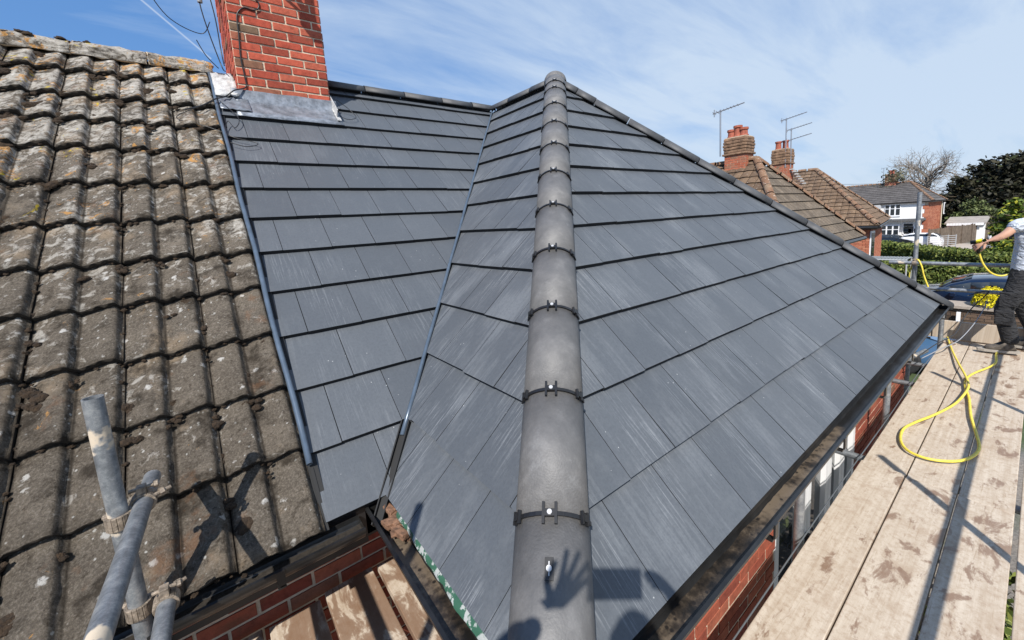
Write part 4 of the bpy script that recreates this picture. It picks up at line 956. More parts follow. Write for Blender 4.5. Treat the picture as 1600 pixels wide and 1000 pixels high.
# ================= GROUND AND NEIGHBOURS =================
def sstep(a,b,x): t=max(0,min(1,(x-a)/(b-a))); return t*t*(3-2*t)
def gz(x,y): return GZ-1.6*sstep(10,52,x)
gm,t,b=mat('ground_mix')
n=tex(t,'ShaderNodeTexNoise',Scale=.6,Detail=8,Roughness=.6); c=ramp(t,n.outputs[0],[(.4,(.20,.175,.15)),(.5,(.15,.14,.13)),(.62,(.05,.075,.025))]); n=tex(t,'ShaderNodeTexNoise',Scale=30,Detail=6); c=mix(t,.5,c,ramp(t,n.outputs[0],[(.3,(.5,.5,.5)),(.7,(1.5,1.5,1.5))]),'MULTIPLY'); t.links.new(c,b.inputs['Base Color']); b.inputs['Roughness'].default_value=.95; bump(t,b,n.outputs[0],.6,.03)
g=MB(); gx=[-3000,-800,-200,-60,-20,-8,0,6]+[8+2*i for i in range(25)]+[60,70,100,200,800,3000]; gy=[-3000,-800,-200,-60,-20,-8,0,8,20,60,200,800,3000]
for i,x in enumerate(gx):
    for y in gy: g.v.append((x,y,gz(x,y)))
for i in range(len(gx)-1):
    for j in range(len(gy)-1): k=i*len(gy)+j; g.f.append((k,k+len(gy),k+len(gy)+1,k+1)); g.mi.append(0); g.uv.append(None)
tag(g.build('ground',gm,smooth=True),kind='structure')
asph=simple('asphalt',(.17,.16,.155),.9,var=.15,scale=6,bumpS=.3); pave=simple('pavement_slabs',(.34,.31,.28),.9,var=.15,scale=2,bumpS=.3)
def strip(name,x0,x1,h,m,y0=-200,y1=200):
    s=MB(); n=8
    for i in range(n+1):
        x=x0+(x1-x0)*i/n
        for y in (y0,y1): s.v.append((x,y,gz(x,y)+h))
    for i in range(n): s.f.append((2*i,2*i+2,2*i+3,2*i+1)); s.mi.append(0); s.uv.append(None)
    for x in (x0,x1): s.face([(x,y0,gz(x,y0)+h),(x,y1,gz(x,y1)+h),(x,y1,gz(x,y1)-.05),(x,y0,gz(x,y0)-.05)])
    return tag(s.build(name,m),kind='structure')
strip('road',44.5,51.5,.02,asph); strip('pavement',51.5,53.5,.14,pave); strip('pavement',42.5,44.5,.14,pave)
strip('forecourt',53.5,62,.03,simple('forecourt_concrete',(.38,.33,.28),.9,var=.2,scale=1.5),-6,12)
strip('side_drive',11.2,19,.02,asph,-12,-1.5)

def ntile_mat(name,cols,sp=.5):
    M,t,b=mat(name); n=tex(t,'ShaderNodeTexNoise',Scale=2.5,Detail=8,Roughness=.7); isl=island(t)
    c=ramp(t,n.outputs[0],cols); c=mix(t,ramp(t,isl,[(0,0.),(1,.5)]),c,tuple(k*.75 for k in cols[0][1]))
    v=tex(t,'ShaderNodeTexNoise',Scale=16,Detail=5,Roughness=.7); c=mix(t,ramp(t,v.outputs[0],[(.60,0.),(.66,sp)]),c,(.50,.47,.42))
    t.links.new(c,b.inputs['Base Color']); b.inputs['Roughness'].default_value=.95; bump(t,b,v.outputs[0],.6,.03); return M
NT=ntile_mat('brown_weathered_tile',[(.3,(.085,.052,.032)),(.5,(.155,.10,.06)),(.7,(.23,.155,.095))])
NTA=ntile_mat('grey_brown_tile',[(.3,(.085,.065,.046)),(.5,(.135,.105,.075)),(.7,(.20,.155,.11))])
NHIP=ntile_mat('lichened_hip_tile',[(.3,(.15,.075,.042)),(.5,(.21,.12,.07)),(.7,(.24,.19,.13))],.9)
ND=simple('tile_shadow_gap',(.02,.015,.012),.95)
def tile_plane(mb,a,b,c,gauge=.345,cover=.30,wave=.022,off=Vector((0,0,0)),mi=0,mj=1):
    """triangle or trapezium a,b (eave) c[,d] (top); courses with wavy lower edges"""
    top=c if isinstance(c,list) else [c]
    a,b=Vector(a),Vector(b); ex=(b-a).normalized(); p3=Vector(top[0]); nrm=ex.cross(p3-a).normalized()
    if nrm.z<0: nrm=-nrm
    uy=(p3-a)-ex*(p3-a).dot(ex); uy.normalize()
    loc=lambda p:((Vector(p)-a).dot(ex),(Vector(p)-a).dot(uy))
    region=[loc(a),loc(b)]+[loc(q) for q in (top[::-1] if len(top)>1 else top)]
    ar=sum(region[i][0]*region[(i+1)%len(region)][1]-region[(i+1)%len(region)][0]*region[i][1] for i in range(len(region)))
    if ar<0: region=region[::-1]
    sT=max(p[1] for p in region); am=min(p[0] for p in region); aM=max(p[0] for p in region)
    s=-.02; k=0
    mb.face([a+ex*p[0]+uy*p[1]-nrm*.02+off for p in region],mj)
    while s<sT:
        s1=min(s+gauge,sT)+.02; x=am-(am%cover)+(cover/2 if wave<.015 and k%2 else 0)-cover
        while x<aM:
            nseg=3 if wave>.01 else 1
            rect=[(x+.006,s),(x+cover-.006,s),(x+cover-.006,s1),(x+.006,s1)]; pl=clip(rect,region)
            if len(pl)>=3:
                def P(p,h0=0):
                    t=(p[1]-s)/(s1-s); h=.045*(1-t)+.005*t; ww=wave*math.sin((p[0]-x)/cover*math.pi)
                    return a+ex*p[0]+uy*p[1]+nrm*(h+ww+h0)+off
                if len(pl)==4 and wave>.01:
                    i0=len(mb.v); q=5
                    (xa,sa),(xb,sb)=(pl[0][0],pl[0][1]),(pl[2][0],pl[2][1])
                    if abs((xb-xa)-(cover-.012))<.01:
                        for yy in (s,s1):
                            for j in range(q): mb.v.append(tuple(P((x+.006+(cover-.012)*j/(q-1),yy))))
                        for j in range(q): mb.v.append(tuple(P((x+.006+(cover-.012)*j/(q-1),s))-nrm*.035))
                        for j in range(q-1):
                            mb.f.append((i0+j,i0+j+1,i0+q+j+1,i0+q+j)); mb.mi.append(mi); mb.uv.append(None)
                            mb.f.append((i0+j,i0+2*q+j,i0+2*q+j+1,i0+j+1)); mb.mi.append(mj); mb.uv.append(None)
                        x+=cover; continue
                i0=len(mb.v); m_=len(pl); mb.v+=[tuple(P(p)) for p in pl]+[tuple(P(p,-.04)) for p in pl]
                mb.f.append(tuple(range(i0,i0+m_))); mb.mi.append(mi); mb.uv.append(None)
                for j in range(m_): kk=(j+1)%m_; mb.f.append((i0+j,i0+m_+j,i0+m_+kk,i0+kk)); mb.mi.append(mj); mb.uv.append(None)
            x+=cover
        s+=gauge; k+=1
def caps(mb,p0,p1,r=.12,n=None,mi=0):
    p0,p1=Vector(p0),Vector(p1); L_=(p1-p0).length; n=n or int(L_/.45); rn=random.Random(int(L_*99))
    for i in range(n):
        a=p0+(p1-p0)*(i/n); b=p0+(p1-p0)*((i+1)/n-.01); half_round(mb,a+UP*rn.uniform(-.01,.01),b+UP*rn.uniform(-.01,.01),r*rn.uniform(.95,1.05),UP,seg=8,thick=.03)
# --- neighbour A ---
def neighbour(name,apex,c_near,c_far,back,label,zg,m1,m2,wave1):
    O_=Vector((apex[0],apex[1],zg)); root=empty(name,O_,label,'house','neighbouring hipped houses')
    ap=Vector(apex)-O_; cn=Vector(c_near)-O_; cf=Vector(c_far)-O_; bd=Vector(back)  # back: direction*length of ridge
    r=MB(); tile_plane(r,cn,cf,[ap],mi=0,wave=wave1); 
    tile_plane(r,cn+bd,cn,[ap+bd,ap],mi=2,wave=.022); tile_plane(r,cf,cf+bd,[ap,ap+bd],mi=2,wave=.0)
    ro=r.build('roof',[m1,ND,m2],root)
    for (p,q) in ((ap,cn),(ap,cf),(ap,ap+bd)):
        h=MB(); caps(h,p+UP*.03,q+UP*.03); h.build('hip_capping',[NHIP,ND],ro)
    w=MB(); ins=.30; ex=(cf-cn).normalized(); ey=bd.normalized()
    c0,c1=cn+ex*ins+ey*ins,cf-ex*ins+ey*ins; zt=cn.z-.08
    w2=MB(); rn=random.Random(6); hh=zt
    w.box(((c0+c1)/2+bd/2)*1+UP*(zt/2-((c0+c1)/2+bd/2).z),((c1-c0).length/2-.01,bd.length/2-ins-.01,zt/2),(ex,ey,UP)); w.build('wall',MORTAR,root)
    base=lambda p:Vector((p.x,p.y,0))
    brick_panel(w2,base(c0),ex,UP,(c1-c0).length,hh,-ey,rnd=rn); brick_panel(w2,base(c0+ey*3.5),-ey,UP,3.5,hh,-ex,rnd=rn)
    w2.build('brickwork',BRICK_N,root)
    s=MB(); s.box((cn+cf)/2+bd/2-UP*.10,((cf-cn).length/2-.02,bd.length/2-.02,.05),(ex,ey,UP)); s.build('soffit',simple('brown_soffit',(.035,.025,.02),.6),root)
    gt=MB(); gt.tube([cn-ey*.05-UP*.06,cf-ey*.05-UP*.06],.06,8); gt.tube([cn-ex*.05-UP*.06,cn+bd-ex*.05-UP*.06],.06,8); gt.build('gutter',GUTTER,root)
    return root,O_
A2=onz(1349,369,0); apA=onx(1182,250,A2.x-3.35); W2=3.35
nA,oA=neighbour('neighbour_house',apA,(A2.x-2*W2,A2.y-.05,0),A2,(0,7,0),'brown tiled hipped house just past the slate roof with stout chimney',GZ-.1,NTA,NT,.0)
cB1,cB2=onz(1372,353,.1),onz(1390,342,.1); xm=(cB1.x+cB2.x)/2; apB=onx(1275,266,xm)
nB,oB=neighbour('neighbour_house',apB,cB1,cB2,Vector((-(cB2-cB1).y,(cB2-cB1).x,0)).normalized()*9,'farther brown tiled hipped house beside the white house',GZ-.5,NT,NT,.022)
# white window strip / porch on B
w=MB(); p=cB1-oB+(cB2-cB1).normalized()*.35; w.box(p+Vector((.3,.26,-1.0)),(.35,.02,.75)); w.build('window',UPVC,nB)
w=MB(); w.box(p+Vector((.3,.235,-1.0)),(.27,.01,.66)); w.build('glass',GLASS,nB)
CN=brick_mat('sooty_brick',[(0,(.34,.10,.055)),(.6,(.42,.14,.08)),(1,(.22,.14,.09))])
CT=simple('lichened_stack_top',(.19,.115,.07),.95,var=.6,scale=7,bumpS=.9,bscale=25)
POT=simple('terracotta_pot',(.30,.085,.05),.8,var=.3,scale=12)
def stack(parent,org,x0,y0,wx,wy,zb,zt,pots,hb=.55):
    """chimney with corbelled lichened head and clay pots (world coords, parent origin org)"""
    c=MB(); off=Vector(org); c.box(Vector((x0+wx/2,y0+wy/2,(zb+zt)/2))-off,(wx/2-.005,wy/2-.005,(zt-zb)/2)); co=c.build('chimney',MORTAR,parent)
    b=MB(); rn=random.Random(3); z1=zt-hb
    for (o_,e_,w_,n_) in ((Vector((x0,y0,zb)),eX,wx,-eY),(Vector((x0,y0+wy,zb)),-eY,wy,-eX),(Vector((x0+wx,y0,zb)),eY,wy,eX)): brick_panel(b,o_-off,e_,UP,w_,z1-zb,n_,rnd=rn)
    b.build('brickwork',CN,co)
    h=MB(); rn=random.Random(5)
    h.box(Vector((x0+wx/2,y0+wy/2,z1+.03))-off,(wx/2+.06,wy/2+.06,.035))
    for k in range(5): h.box(Vector((x0+wx/2,y0+wy/2,z1+.07+(hb-.1)*(k+.5)/5))-off,(wx/2+.045-.012*abs(k-2)+rn.uniform(-.01,.01),wy/2+.045-.012*abs(k-2),(hb-.1)/10-.006))
    h.box(Vector((x0+wx/2,y0+wy/2,z1+hb/2))-off,(wx/2+.012,wy/2+.012,hb/2-.02))
    h.build('stack_head',CT,co,bevel=.02)
    for (px_,py_,ht,r) in pots:
        q=MB(); b0=Vector((px_,py_,zt-.04))-off; q.tube([b0,b0+UP*.08,b0+UP*.1,b0+UP*(ht-.08),b0+UP*(ht-.07),b0+UP*ht],[r*1.15,r*1.15,r*.95,r*.88,r*1.12,r*1.1],14); q.build('chimney_pot',POT,co)
# stack of house A on its ridge
p0=onx(1127,250,apA.x-.35); p1=onx(1168,250,apA.x-.35); p2=onx(1150,213,apA.x-.35)
yA0,yA1=min(p0.y,p1.y),max(p0.y,p1.y); wyA=(yA1-yA0)*.80; zA=p2.z
stack(nA,oA,apA.x-.33,yA0+.08,.62,wyA,1.9,zA,[(apA.x-.1,yA0+.08+wyA*t,.42 if t>.3 and t<.7 else .32,.13) for t in (.22,.5,.8)],.6)
# stack between the houses
xc=apB.x-4.6; p0=onx(1203,275,xc); p1=onx(1233,275,xc); zt=onx(1218,233,xc).z; yy0=min(p0.y,p1.y); wy=(abs(p0.y-p1.y))*.82
stack(nB,oB,xc,yy0+.08,.75,wy,.8,zt,[(xc+.3,yy0+.08+wy*t,.45,.14) for t in (.3,.75)],.75)
f=MB(); 
for k in range(7): f.box(Vector((xc+.35+.12*k,yy0+.02-.05*k,onx(1228,268,xc).z-.12*k+.1))-oB,(.12,.10,.03))
f.build('stepped_flashing',LEADW,nB)
def aerial(base,h,label,L_=.9,ang=0,two=False):
    r=empty('tv_aerial',base,label,'aerial','small aerials on neighbouring chimneys'); m_=simple('aerial_alloy',(.30,.32,.35),.4,.6)
    a=MB(); a.tube([(0,0,0),(0,0,h)],.028,8); a.build('mast',m_,r)
    for z in ([h-.05] if not two else [h-.05,h-.55]):
        d=Vector((math.cos(ang),math.sin(ang),.18)); a=MB(); a.tube([Vector((0,0,z))-d*.25,Vector((0,0,z))+d*L_],.02,6)
        for k in range(8): c=Vector((0,0,z))+d*(-.2+k*(L_+.1)/8); s_=Vector((-d.y,d.x,0))*(.16 if k>1 else .26); a.tube([c-s_,c+s_],.008,5)
        a.tube([Vector((0,0,z-.12))-d*.2,Vector((0,0,z+.12))-d*.2],.02,5); a.build('boom',m_,r)
xa=apA.x-.3
q=onx(1125.5,240,xa); qt=onx(1124,172,xa); aerial((xa,q.y,q.z-.1),qt.z-q.z+.1,'thin aerial left of the stout lichened chimney',.75,R_(-75))
q=onx(1227,262,xc); qt=onx(1231,184,xc); aerial((xc,q.y,q.z),qt.z-q.z,'taller aerial rising from the narrower chimney',.85,R_(-82))
q=onx(1235,262,xc+.3); qt=onx(1238,200,xc+.3); aerial((xc+.3,q.y,q.z),qt.z-q.z,'double aerial just right of the narrower chimney',.85,R_(-80),True)

# --- white rendered house across the road ---
XF=61.0; zg=gz(61,0)
cr=onx(1452,314,XF); cl_=onx(1322,318,XF); br=ony(1497,308,cr.y); ez=cr.z; bx=min(br.x,XF+9.5)
wh=empty('white_house',(XF,cr.y,zg),'two-storey semi-detached house with white rendered front and red brick side','house'); WO=Vector(wh.location)
yL=cl_.y+9
w=LM(WO); w.box((XF+4.5,(cr.y+yL)/2,(zg+ez)/2),(4.49,(yL-cr.y)/2-.01,(ez-zg)/2)); w.build('wall',MORTAR,wh)
w=LM(WO); w.box((XF+.0,(cr.y+yL)/2+.15,(zg+ez)/2+.0),(.03,(yL-cr.y)/2-.2,(ez-zg)/2)); w.build('front_render',WHITE,wh)
w=LM(WO); brick_panel(w,Vector((XF-.02,cr.y,zg)),eX,UP,9.0,ez-zg,-eY,rnd=random.Random(1),bw=.45,bh=.15,proud=.012); 
for k in range(int((ez-zg)/.45)): w.box((XF-.04,cr.y+.16+(.08 if k%2 else 0),zg+.225+.45*k),(.02,.16+(.08 if k%2 else 0),.21))
w.build('brickwork',BRICK_N,wh)
ra=onx(1423,284,XF+4.5); rl=onx(1360,289,XF+4.5)
ov=.4; a0=Vector((XF-ov,cr.y-ov,ez)); a1=Vector((XF+9+ov,cr.y-ov,ez)); b0=Vector((XF-ov,yL,ez)); apx=Vector((XF+4.5,ra.y,ra.z)); apl=Vector((XF+4.5,yL-4,ra.z))
WT=simple('dark_slate_old',(.085,.078,.075),.85,var=.35,scale=1.5,bumpS=.4)
def wnd(name_,y,z,wd,h,cols=3,trans=True,x=XF-.03):
    f=LM(WO); f.box((x-.04,y,z),(.05,wd/2,h/2)); fo_=f.build(name_,UPVC,wh); g_=LM(WO)
    for k in range(cols):
        yc=y-wd/2+wd*(k+.5)/cols; ww=wd/cols/2-.07
        if trans: g_.box((x-.095,yc,z+h*.30),(.01,ww,h*.13)); g_.box((x-.095,yc,z-h*.13),(.01,ww,h*.25))
        else: g_.box((x-.095,yc,z),(.01,ww,h/2-.08))
    g_.build('glass',GLASS,fo_)
rf=LM(WO); 
tile_plane(rf,a0,a1,[apx],gauge=.5,cover=.6,wave=0); tile_plane(rf,b0,a0,[apl,apx],gauge=.5,cover=.6,wave=0)
rf.face([a1,(XF+9+ov,yL,ez),apl,apx]); rfo=rf.build('roof',[WT,ND],wh)
for p,q in ((apx,a0),(apx,a1),(apx,apl)): h=LM(WO); caps(h,p,q,.16); h.build('hip_capping',[NHIP,ND],rfo)
s=LM(WO); s.box((XF+4.5,(cr.y+yL)/2,ez-.08),(4.5+ov-.05,(yL-cr.y)/2+ov-.05,.06)); s.build('soffit',simple('dark_soffit',(.05,.045,.04),.7),wh)
q0=onx(1383,320,XF); q1=onx(1407,338,XF); wnd('window',(q0.y+q1.y)/2,(q0.z+q1.z)/2,abs(q0.y-q1.y),q0.z-q1.z,3)
q0=onx(1378,350,XF); q1=onx(1406,365,XF); wnd('bay_window',(q0.y+q1.y)/2,(q0.z+q1.z)/2-.3,abs(q0.y-q1.y),1.6,3,x=XF-.5)
q0=onx(1409,349,XF); wnd('window',q0.y-.6,q0.z-.6,.95,1.3,1)
q0=onx(1425,350,XF); d_=LM(WO); d_.box((XF-.07,q0.y-.1,zg+1.05),(.05,.75,1.05)); do=d_.build('front_door',UPVC,wh); g_=LM(WO); g_.box((XF-.125,q0.y+.15,zg+1.5),(.01,.13,.35)); g_.box((XF-.125,q0.y-.35,zg+1.5),(.01,.13,.35)); g_.build('glass',GLASS,do)
q0=onx(1376,345,XF); q1=onx(1447,343,XF); s=LM(WO); s.box((XF-.5,(q0.y+q1.y)/2,q0.z+.05),(.55,abs(q0.y-q1.y)/2,.10)); s.build('porch_canopy',simple('canopy_lead',(.10,.10,.10),.7),wh)
q=onx(1371,325,XF); s=LM(WO); 
s.tube([(XF-.1,q.y,q.z),(XF-.35,q.y,q.z+.05)],[.02,.02],6); s.tube([(XF-.35,q.y,q.z),(XF-.43,q.y,q.z+.02)],[.12,.45],16); s.build('satellite_dish',simple('dish_grey',(.35,.35,.35),.5),wh)
# side window and drainpipes on the brick side
q=ony(1475,325,cr.y); f=LM(WO); f.box((q.x,cr.y-.04,q.z),(.45,.04,.75)); fo_=f.build('window',UPVC,wh); f=LM(WO); f.box((q.x,cr.y-.09,q.z),(.32,.01,.62)); f.build('glass',GLASS,fo_)
for (px_,) in ((1469,),(1490,)):
    q=ony(px_,330,cr.y); f=LM(WO); f.tube([(q.x,cr.y-.12,ez-.1),(q.x,cr.y-.12,zg)],.06,8); f.build('drainpipe',simple('cream_pipe',(.5,.45,.35),.6),wh)
p0,p1=onx(1382,290,XF+4.2),onx(1402,290,XF+4.2); zt=onx(1392,272,XF+4.2).z
stack(wh,WO,XF+3.9,min(p0.y,p1.y)+.1,1.0,abs(p0.y-p1.y)*.85,ra.z-1.2,zt,[(XF+4.2,min(p0.y,p1.y)+.5,.5,.18),(XF+4.2,max(p0.y,p1.y)-.5,.5,.18)],1.0)
q=onx(1383,285,XF+4.2); qt=onx(1383,262,XF+4.2); aerial((XF+4.2,q.y+.2,q.z),qt.z-q.z,'faint aerial on the ivy topped chimney of the white house',1.2,R_(-80))

# ================= VEGETATION =================
def leafmat(name,cols,rough=.6):
    M,t,b=mat(name); isl=island(t); t.links.new(ramp(t,isl,cols),b.inputs['Base Color']); b.inputs['Roughness'].default_value=rough
    b.inputs['Specular IOR Level'].default_value=.25; return M
LF_CON=leafmat('dark_conifer_leaf',[(0,(.008,.009,.005)),(.6,(.022,.021,.011)),(.93,(.040,.036,.018)),(1,(.05,.065,.022))])
LF_YEL=leafmat('golden_conifer_leaf',[(0,(.04,.07,.012)),(.6,(.09,.14,.02)),(1,(.34,.32,.03))])
LF_HED=leafmat('hedge_leaf',[(0,(.035,.055,.012)),(.6,(.10,.135,.028)),(1,(.22,.24,.06))])
LF_SHR=leafmat('shrub_leaf',[(0,(.05,.06,.03)),(.6,(.10,.13,.04)),(1,(.17,.19,.08))])
LF_FLW=leafmat('yellow_flower',[(0,(.30,.26,.01)),(.5,(.62,.52,.01)),(1,(.80,.70,.03))])
LF_GRS=leafmat('strappy_leaf',[(0,(.04,.09,.02)),(1,(.16,.24,.06))])
LF_IVY=leafmat('grey_twiggy_ivy',[(0,(.05,.055,.03)),(1,(.15,.14,.09))])
BARK=simple('bark',(.10,.075,.05),.95,var=.4,scale=10); BARKP=simple('pale_bark',(.20,.17,.14),.9,var=.3,scale=4)
def leaves(pts,size,rnd,flat=.5,droop=None):
    mb=MB()
    for p in pts:
        s=size*rnd.uniform(.6,1.4); a=Vector((rnd.gauss(0,1),rnd.gauss(0,1),rnd.gauss(0,flat))).normalized(); b=a.cross(Vector((rnd.gauss(0,1),rnd.gauss(0,1),rnd.gauss(0,1)))).normalized()
        p=Vector(p)
        mb.face([p-a*s,p+b*s*.45,p+a*s,p-b*s*.45])
    return mb
def crown_pts(c,rad,n,rnd,lumps=14,fill=.55):
    """points in lumpy clusters over an ellipsoid"""
    L_=[]; c=Vector(c)
    for k in range(lumps):
        d=Vector((rnd.gauss(0,1),rnd.gauss(0,1),rnd.gauss(0,1))).normalized(); L_.append((c+Vector((d.x*rad[0],d.y*rad[1],d.z*rad[2]))*rnd.uniform(.45,.85),rnd.uniform(.28,.5)))
    out=[]
    while len(out)<n:
        q,r=rnd.choice(L_); d=Vector((rnd.gauss(0,1),rnd.gauss(0,1),rnd.gauss(0,1))).normalized()*(rnd.random()**.33); out.append(q+Vector((d.x*rad[0],d.y*rad[1],d.z*rad[2]))*r)
    return out
def conifer(base,h,w,label,seed,m=LF_CON,n=5200,size=.34,group='dark conifers behind the white house',cat='tree'):
    rnd=random.Random(seed); r=empty('conifer_tree',base,label,cat,group)
    t_=MB(); t_.tube([(0,0,0),(.1,0,h*.5),(0,0,h*.93)],[w*.08,w*.05,.04],8)
    for k in range(10): a=rnd.uniform(0,6.3); z=h*rnd.uniform(.2,.8); t_.tube([(0,0,z),(math.cos(a)*w*.35,math.sin(a)*w*.35,z+.3)],[.08,.03],5)
    t_.build('trunk',BARK,r)
    pts=[]; fr=[]
    for k in range(int(90*h/10)):
        t=rnd.random()**1.15; z=h*(.06+.92*t); rr=w*.5*(1-t**2.0*.86)*rnd.uniform(.75,1.12); a=rnd.uniform(0,6.283); fr.append((Vector((math.cos(a)*rr,math.sin(a)*rr,z)),a))
    for k in range(n):
        q,a=rnd.choice(fr); s=rnd.random(); d=Vector((math.cos(a),math.sin(a),.35)); pts.append(q-d*w*.26*s+Vector((rnd.gauss(0,.16*w*.2),rnd.gauss(0,.16*w*.2),rnd.gauss(0,.13*w*.2)))*(1+s))
    cr_=leaves(pts,size,rnd,.5); cr_.build('crown',m,r); return r
def P3(px_,py_,X): return onx(px_,py_,X)
def con_at(px_,top,X,w,label,seed,**k):
    q=onx(px_,top,X); g_=gz(X,q.y); return conifer((X,q.y,g_),(q.z-g_)*1.0,w,label,seed,**k)
con_at(1508,276,82,10,'leftmost dark conifer with a sloping shoulder, nearest the bare tree',1)
con_at(1545,250,84,12,'tall dark conifer second from the left behind the fence',2,n=7000)
con_at(1585,240,82,12,'tallest dark conifer at the right frame edge',3,n=7000)
con_at(1625,246,84,12,'dark conifer cut by the right frame edge',4)
con_at(1528,296,80,9,'low dark conifer in front of the taller ones',5)
con_at(1572,285,79,9,'low dark conifer by the golden conifer',6)
con_at(1590,310,46,3.6,'golden green conifer just behind the worker shoulder',7,m=LF_YEL,n=2600,size=.16,group='golden conifers')
con_at(1572,325,47,2.6,'smaller golden conifer left of the larger one',8,m=LF_YEL,n=1500,size=.14,group='golden conifers')
def bush(base,rad,label,seed,m,n=1600,size=.14,name='shrub',cat='shrub',group=None):
    rnd=random.Random(seed); r=empty(name,base,label,cat,group)
    s=MB()
    for k in range(6): a=rnd.uniform(0,6.3); s.tube([(0,0,0),(math.cos(a)*rad[0]*.5,math.sin(a)*rad[1]*.5,rad[2]*1.2)],[.04,.015],5)
    s.build('stem',BARK,r); leaves(crown_pts((0,0,rad[2]),rad,n,rnd),size,rnd,.8).build('foliage',m,r)
    return r
q=onx(1527,345,75); bush((75,q.y,gz(75,0)),(2.0,2.7,2.3),'round green-mauve shrub behind the lean-to roof',21,LF_SHR,3000,.2)
q=onx(1556,350,75); bush((75,q.y,gz(75,0)),(1.8,1.6,1.6),'green shrub behind the wooden fence end',22,LF_HED,1800,.18)
# ivy on the far chimney
rnd=random.Random(31); q=onx(1397,276,XF+4.2); r=empty('ivy_clump',(XF+4.2,q.y,q.z-.6),'twiggy climber growing over the white house chimney','climber')
leaves([(rnd.gauss(0,.5),rnd.gauss(-.1,.55),abs(rnd.gauss(.4,.55))) for k in range(420)],.16,rnd,1).build('foliage',LF_IVY,r)
q2=onx(1383,292,XF+4.0); leaves([(rnd.gauss(-.3,.3),q2.y-q.y+rnd.gauss(0,.45),rnd.gauss(-1.0,.4)) for k in range(160)],.14,rnd,1).build('foliage',LF_IVY,r)
# bare tree
def bare_tree(base,h,spread,label,seed):
    rnd=random.Random(seed); r=empty('bare_tree',base,label,'tree'); t_=MB(); b_=MB()
    def grow(p,d,l,rad,dep):
        pts=[p]; q=p; dd=d.copy()
        for k in range(3): dd=(dd+Vector((rnd.gauss(0,.10),rnd.gauss(0,.10),rnd.gauss(.02,.07)))).normalized(); q=q+dd*l/3; pts.append(q)
        (t_ if dep==0 else b_).tube(pts,[rad,rad*.88,rad*.78,rad*.66],5 if dep<3 else 3,cap=False)
        if dep>=7 or rad<.006: return
        nb=4 if dep==0 else 3 if dep<5 else 2
        for k in range(nb):
            a=rnd.uniform(0,6.283); t=rnd.uniform(.45,.95) ; ax=dd.cross(Vector((math.cos(a),math.sin(a),.3))).normalized()
            nd=(dd*math.cos(t)+ax*math.sin(t)); nd.z=nd.z*.8+.10; nd.normalize()
            grow(pts[-1] if k<2 else pts[2],nd,l*rnd.uniform(.68,.86),rad*rnd.uniform(.55,.68),dep+1)
    grow(Vector((0,0,0)),Vector((0,0,1)),h*.27,h*.034,0)
    t_.build('trunk',BARKP,r); b_.build('crown',BARKP,r)
q=onx(1457,244,90); bare_tree((90,q.y,gz(90,0)),(q.z-gz(90,0))*1.26,12,'leafless spreading tree behind the white house roof',5)
# hedges
def hedge(x,y0,y1,h,d,label,seed,n=9000,size=.11,rz=0):
    rnd=random.Random(seed); z0=gz(x,0); L_=abs(y1-y0); r=empty('hedge',(x,(y0+y1)/2,z0),label,'hedge',rz=rz)
    c=MB(); pts=[]
    for i in range(n):
        y=rnd.uniform(-L_/2,L_/2); ht=h*(1+.10*noise.noise(Vector((y*.7,seed,0)))); k=rnd.random()
        if k<.5: p=(-d/2*(1+.25*noise.noise(Vector((y,i%7,3))))+rnd.gauss(0,.05),y,rnd.uniform(.05,ht))
        elif k<.9: p=(rnd.uniform(-d/2,d/2),y,ht+rnd.gauss(0,.06))
        else: p=(rnd.uniform(-d/2,d/2),y,rnd.uniform(.2,ht))
        pts.append(p)
    leaves(pts,size,rnd,1).build('foliage',LF_HED,r)
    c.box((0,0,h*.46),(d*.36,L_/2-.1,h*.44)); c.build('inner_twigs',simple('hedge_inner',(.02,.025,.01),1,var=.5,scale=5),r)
    return r
qa,qb=onz(1385,381,-2.3),onz(1592,403,-2.3); mx_,my_=(qa.x+qb.x)/2,(qa.y+qb.y)/2; hl_=math.hypot(qa.x-qb.x,qa.y-qb.y)
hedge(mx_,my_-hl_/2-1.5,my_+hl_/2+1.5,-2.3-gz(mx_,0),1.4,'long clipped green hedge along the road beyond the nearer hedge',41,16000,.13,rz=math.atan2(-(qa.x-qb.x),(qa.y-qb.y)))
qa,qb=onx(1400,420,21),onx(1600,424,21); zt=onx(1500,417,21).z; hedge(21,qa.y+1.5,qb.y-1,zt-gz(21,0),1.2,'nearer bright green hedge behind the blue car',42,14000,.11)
# planter wall with yellow flowers
xp=10.5; qa,qb=onx(1503,482,xp),onx(1592,484,xp); zt=onx(1540,481,xp).z; z0=gz(xp,0)
pl=empty('brick_planter',(xp,(qa.y+qb.y)/2,z0),'low brown brick planter wall holding the yellow flowers','planter'); PO=Vector(pl.location)
w=LM(PO); ya,yb=qb.y-1.2,qa.y+1.2; w.box((xp+.3,(ya+yb)/2,(z0+zt)/2-.02),(.28,(yb-ya)/2,(zt-z0)/2-.02)); w.build('wall',MORTAR,pl)
w=LM(PO); brick_panel(w,Vector((xp,yb,z0)),-eY,UP,yb-ya,zt-z0-.06,-eX,rnd=random.Random(4)); w.build('brickwork',brick_mat('dark_brown_brick',[(0,(.07,.05,.035)),(1,(.15,.10,.07))]),pl)
w=LM(PO); w.box((xp+.28,(ya+yb)/2,zt-.03),(.36,(yb-ya)/2,.03)); w.build('coping',simple('coping_stone',(.32,.27,.22),.9,var=.2),pl)
rnd=random.Random(51); qa,qb=onx(1517,480,xp+.3),onx(1580,482,xp+.3); qt=onx(1550,452,xp+.3); cy_=(qa.y+qb.y)/2; hl=abs(qa.y-qb.y)/2
fl=empty('yellow_flowers',(xp+.3,cy_,zt),'mound of bright yellow flowers on top of the brick planter','flowers')
pts=[]
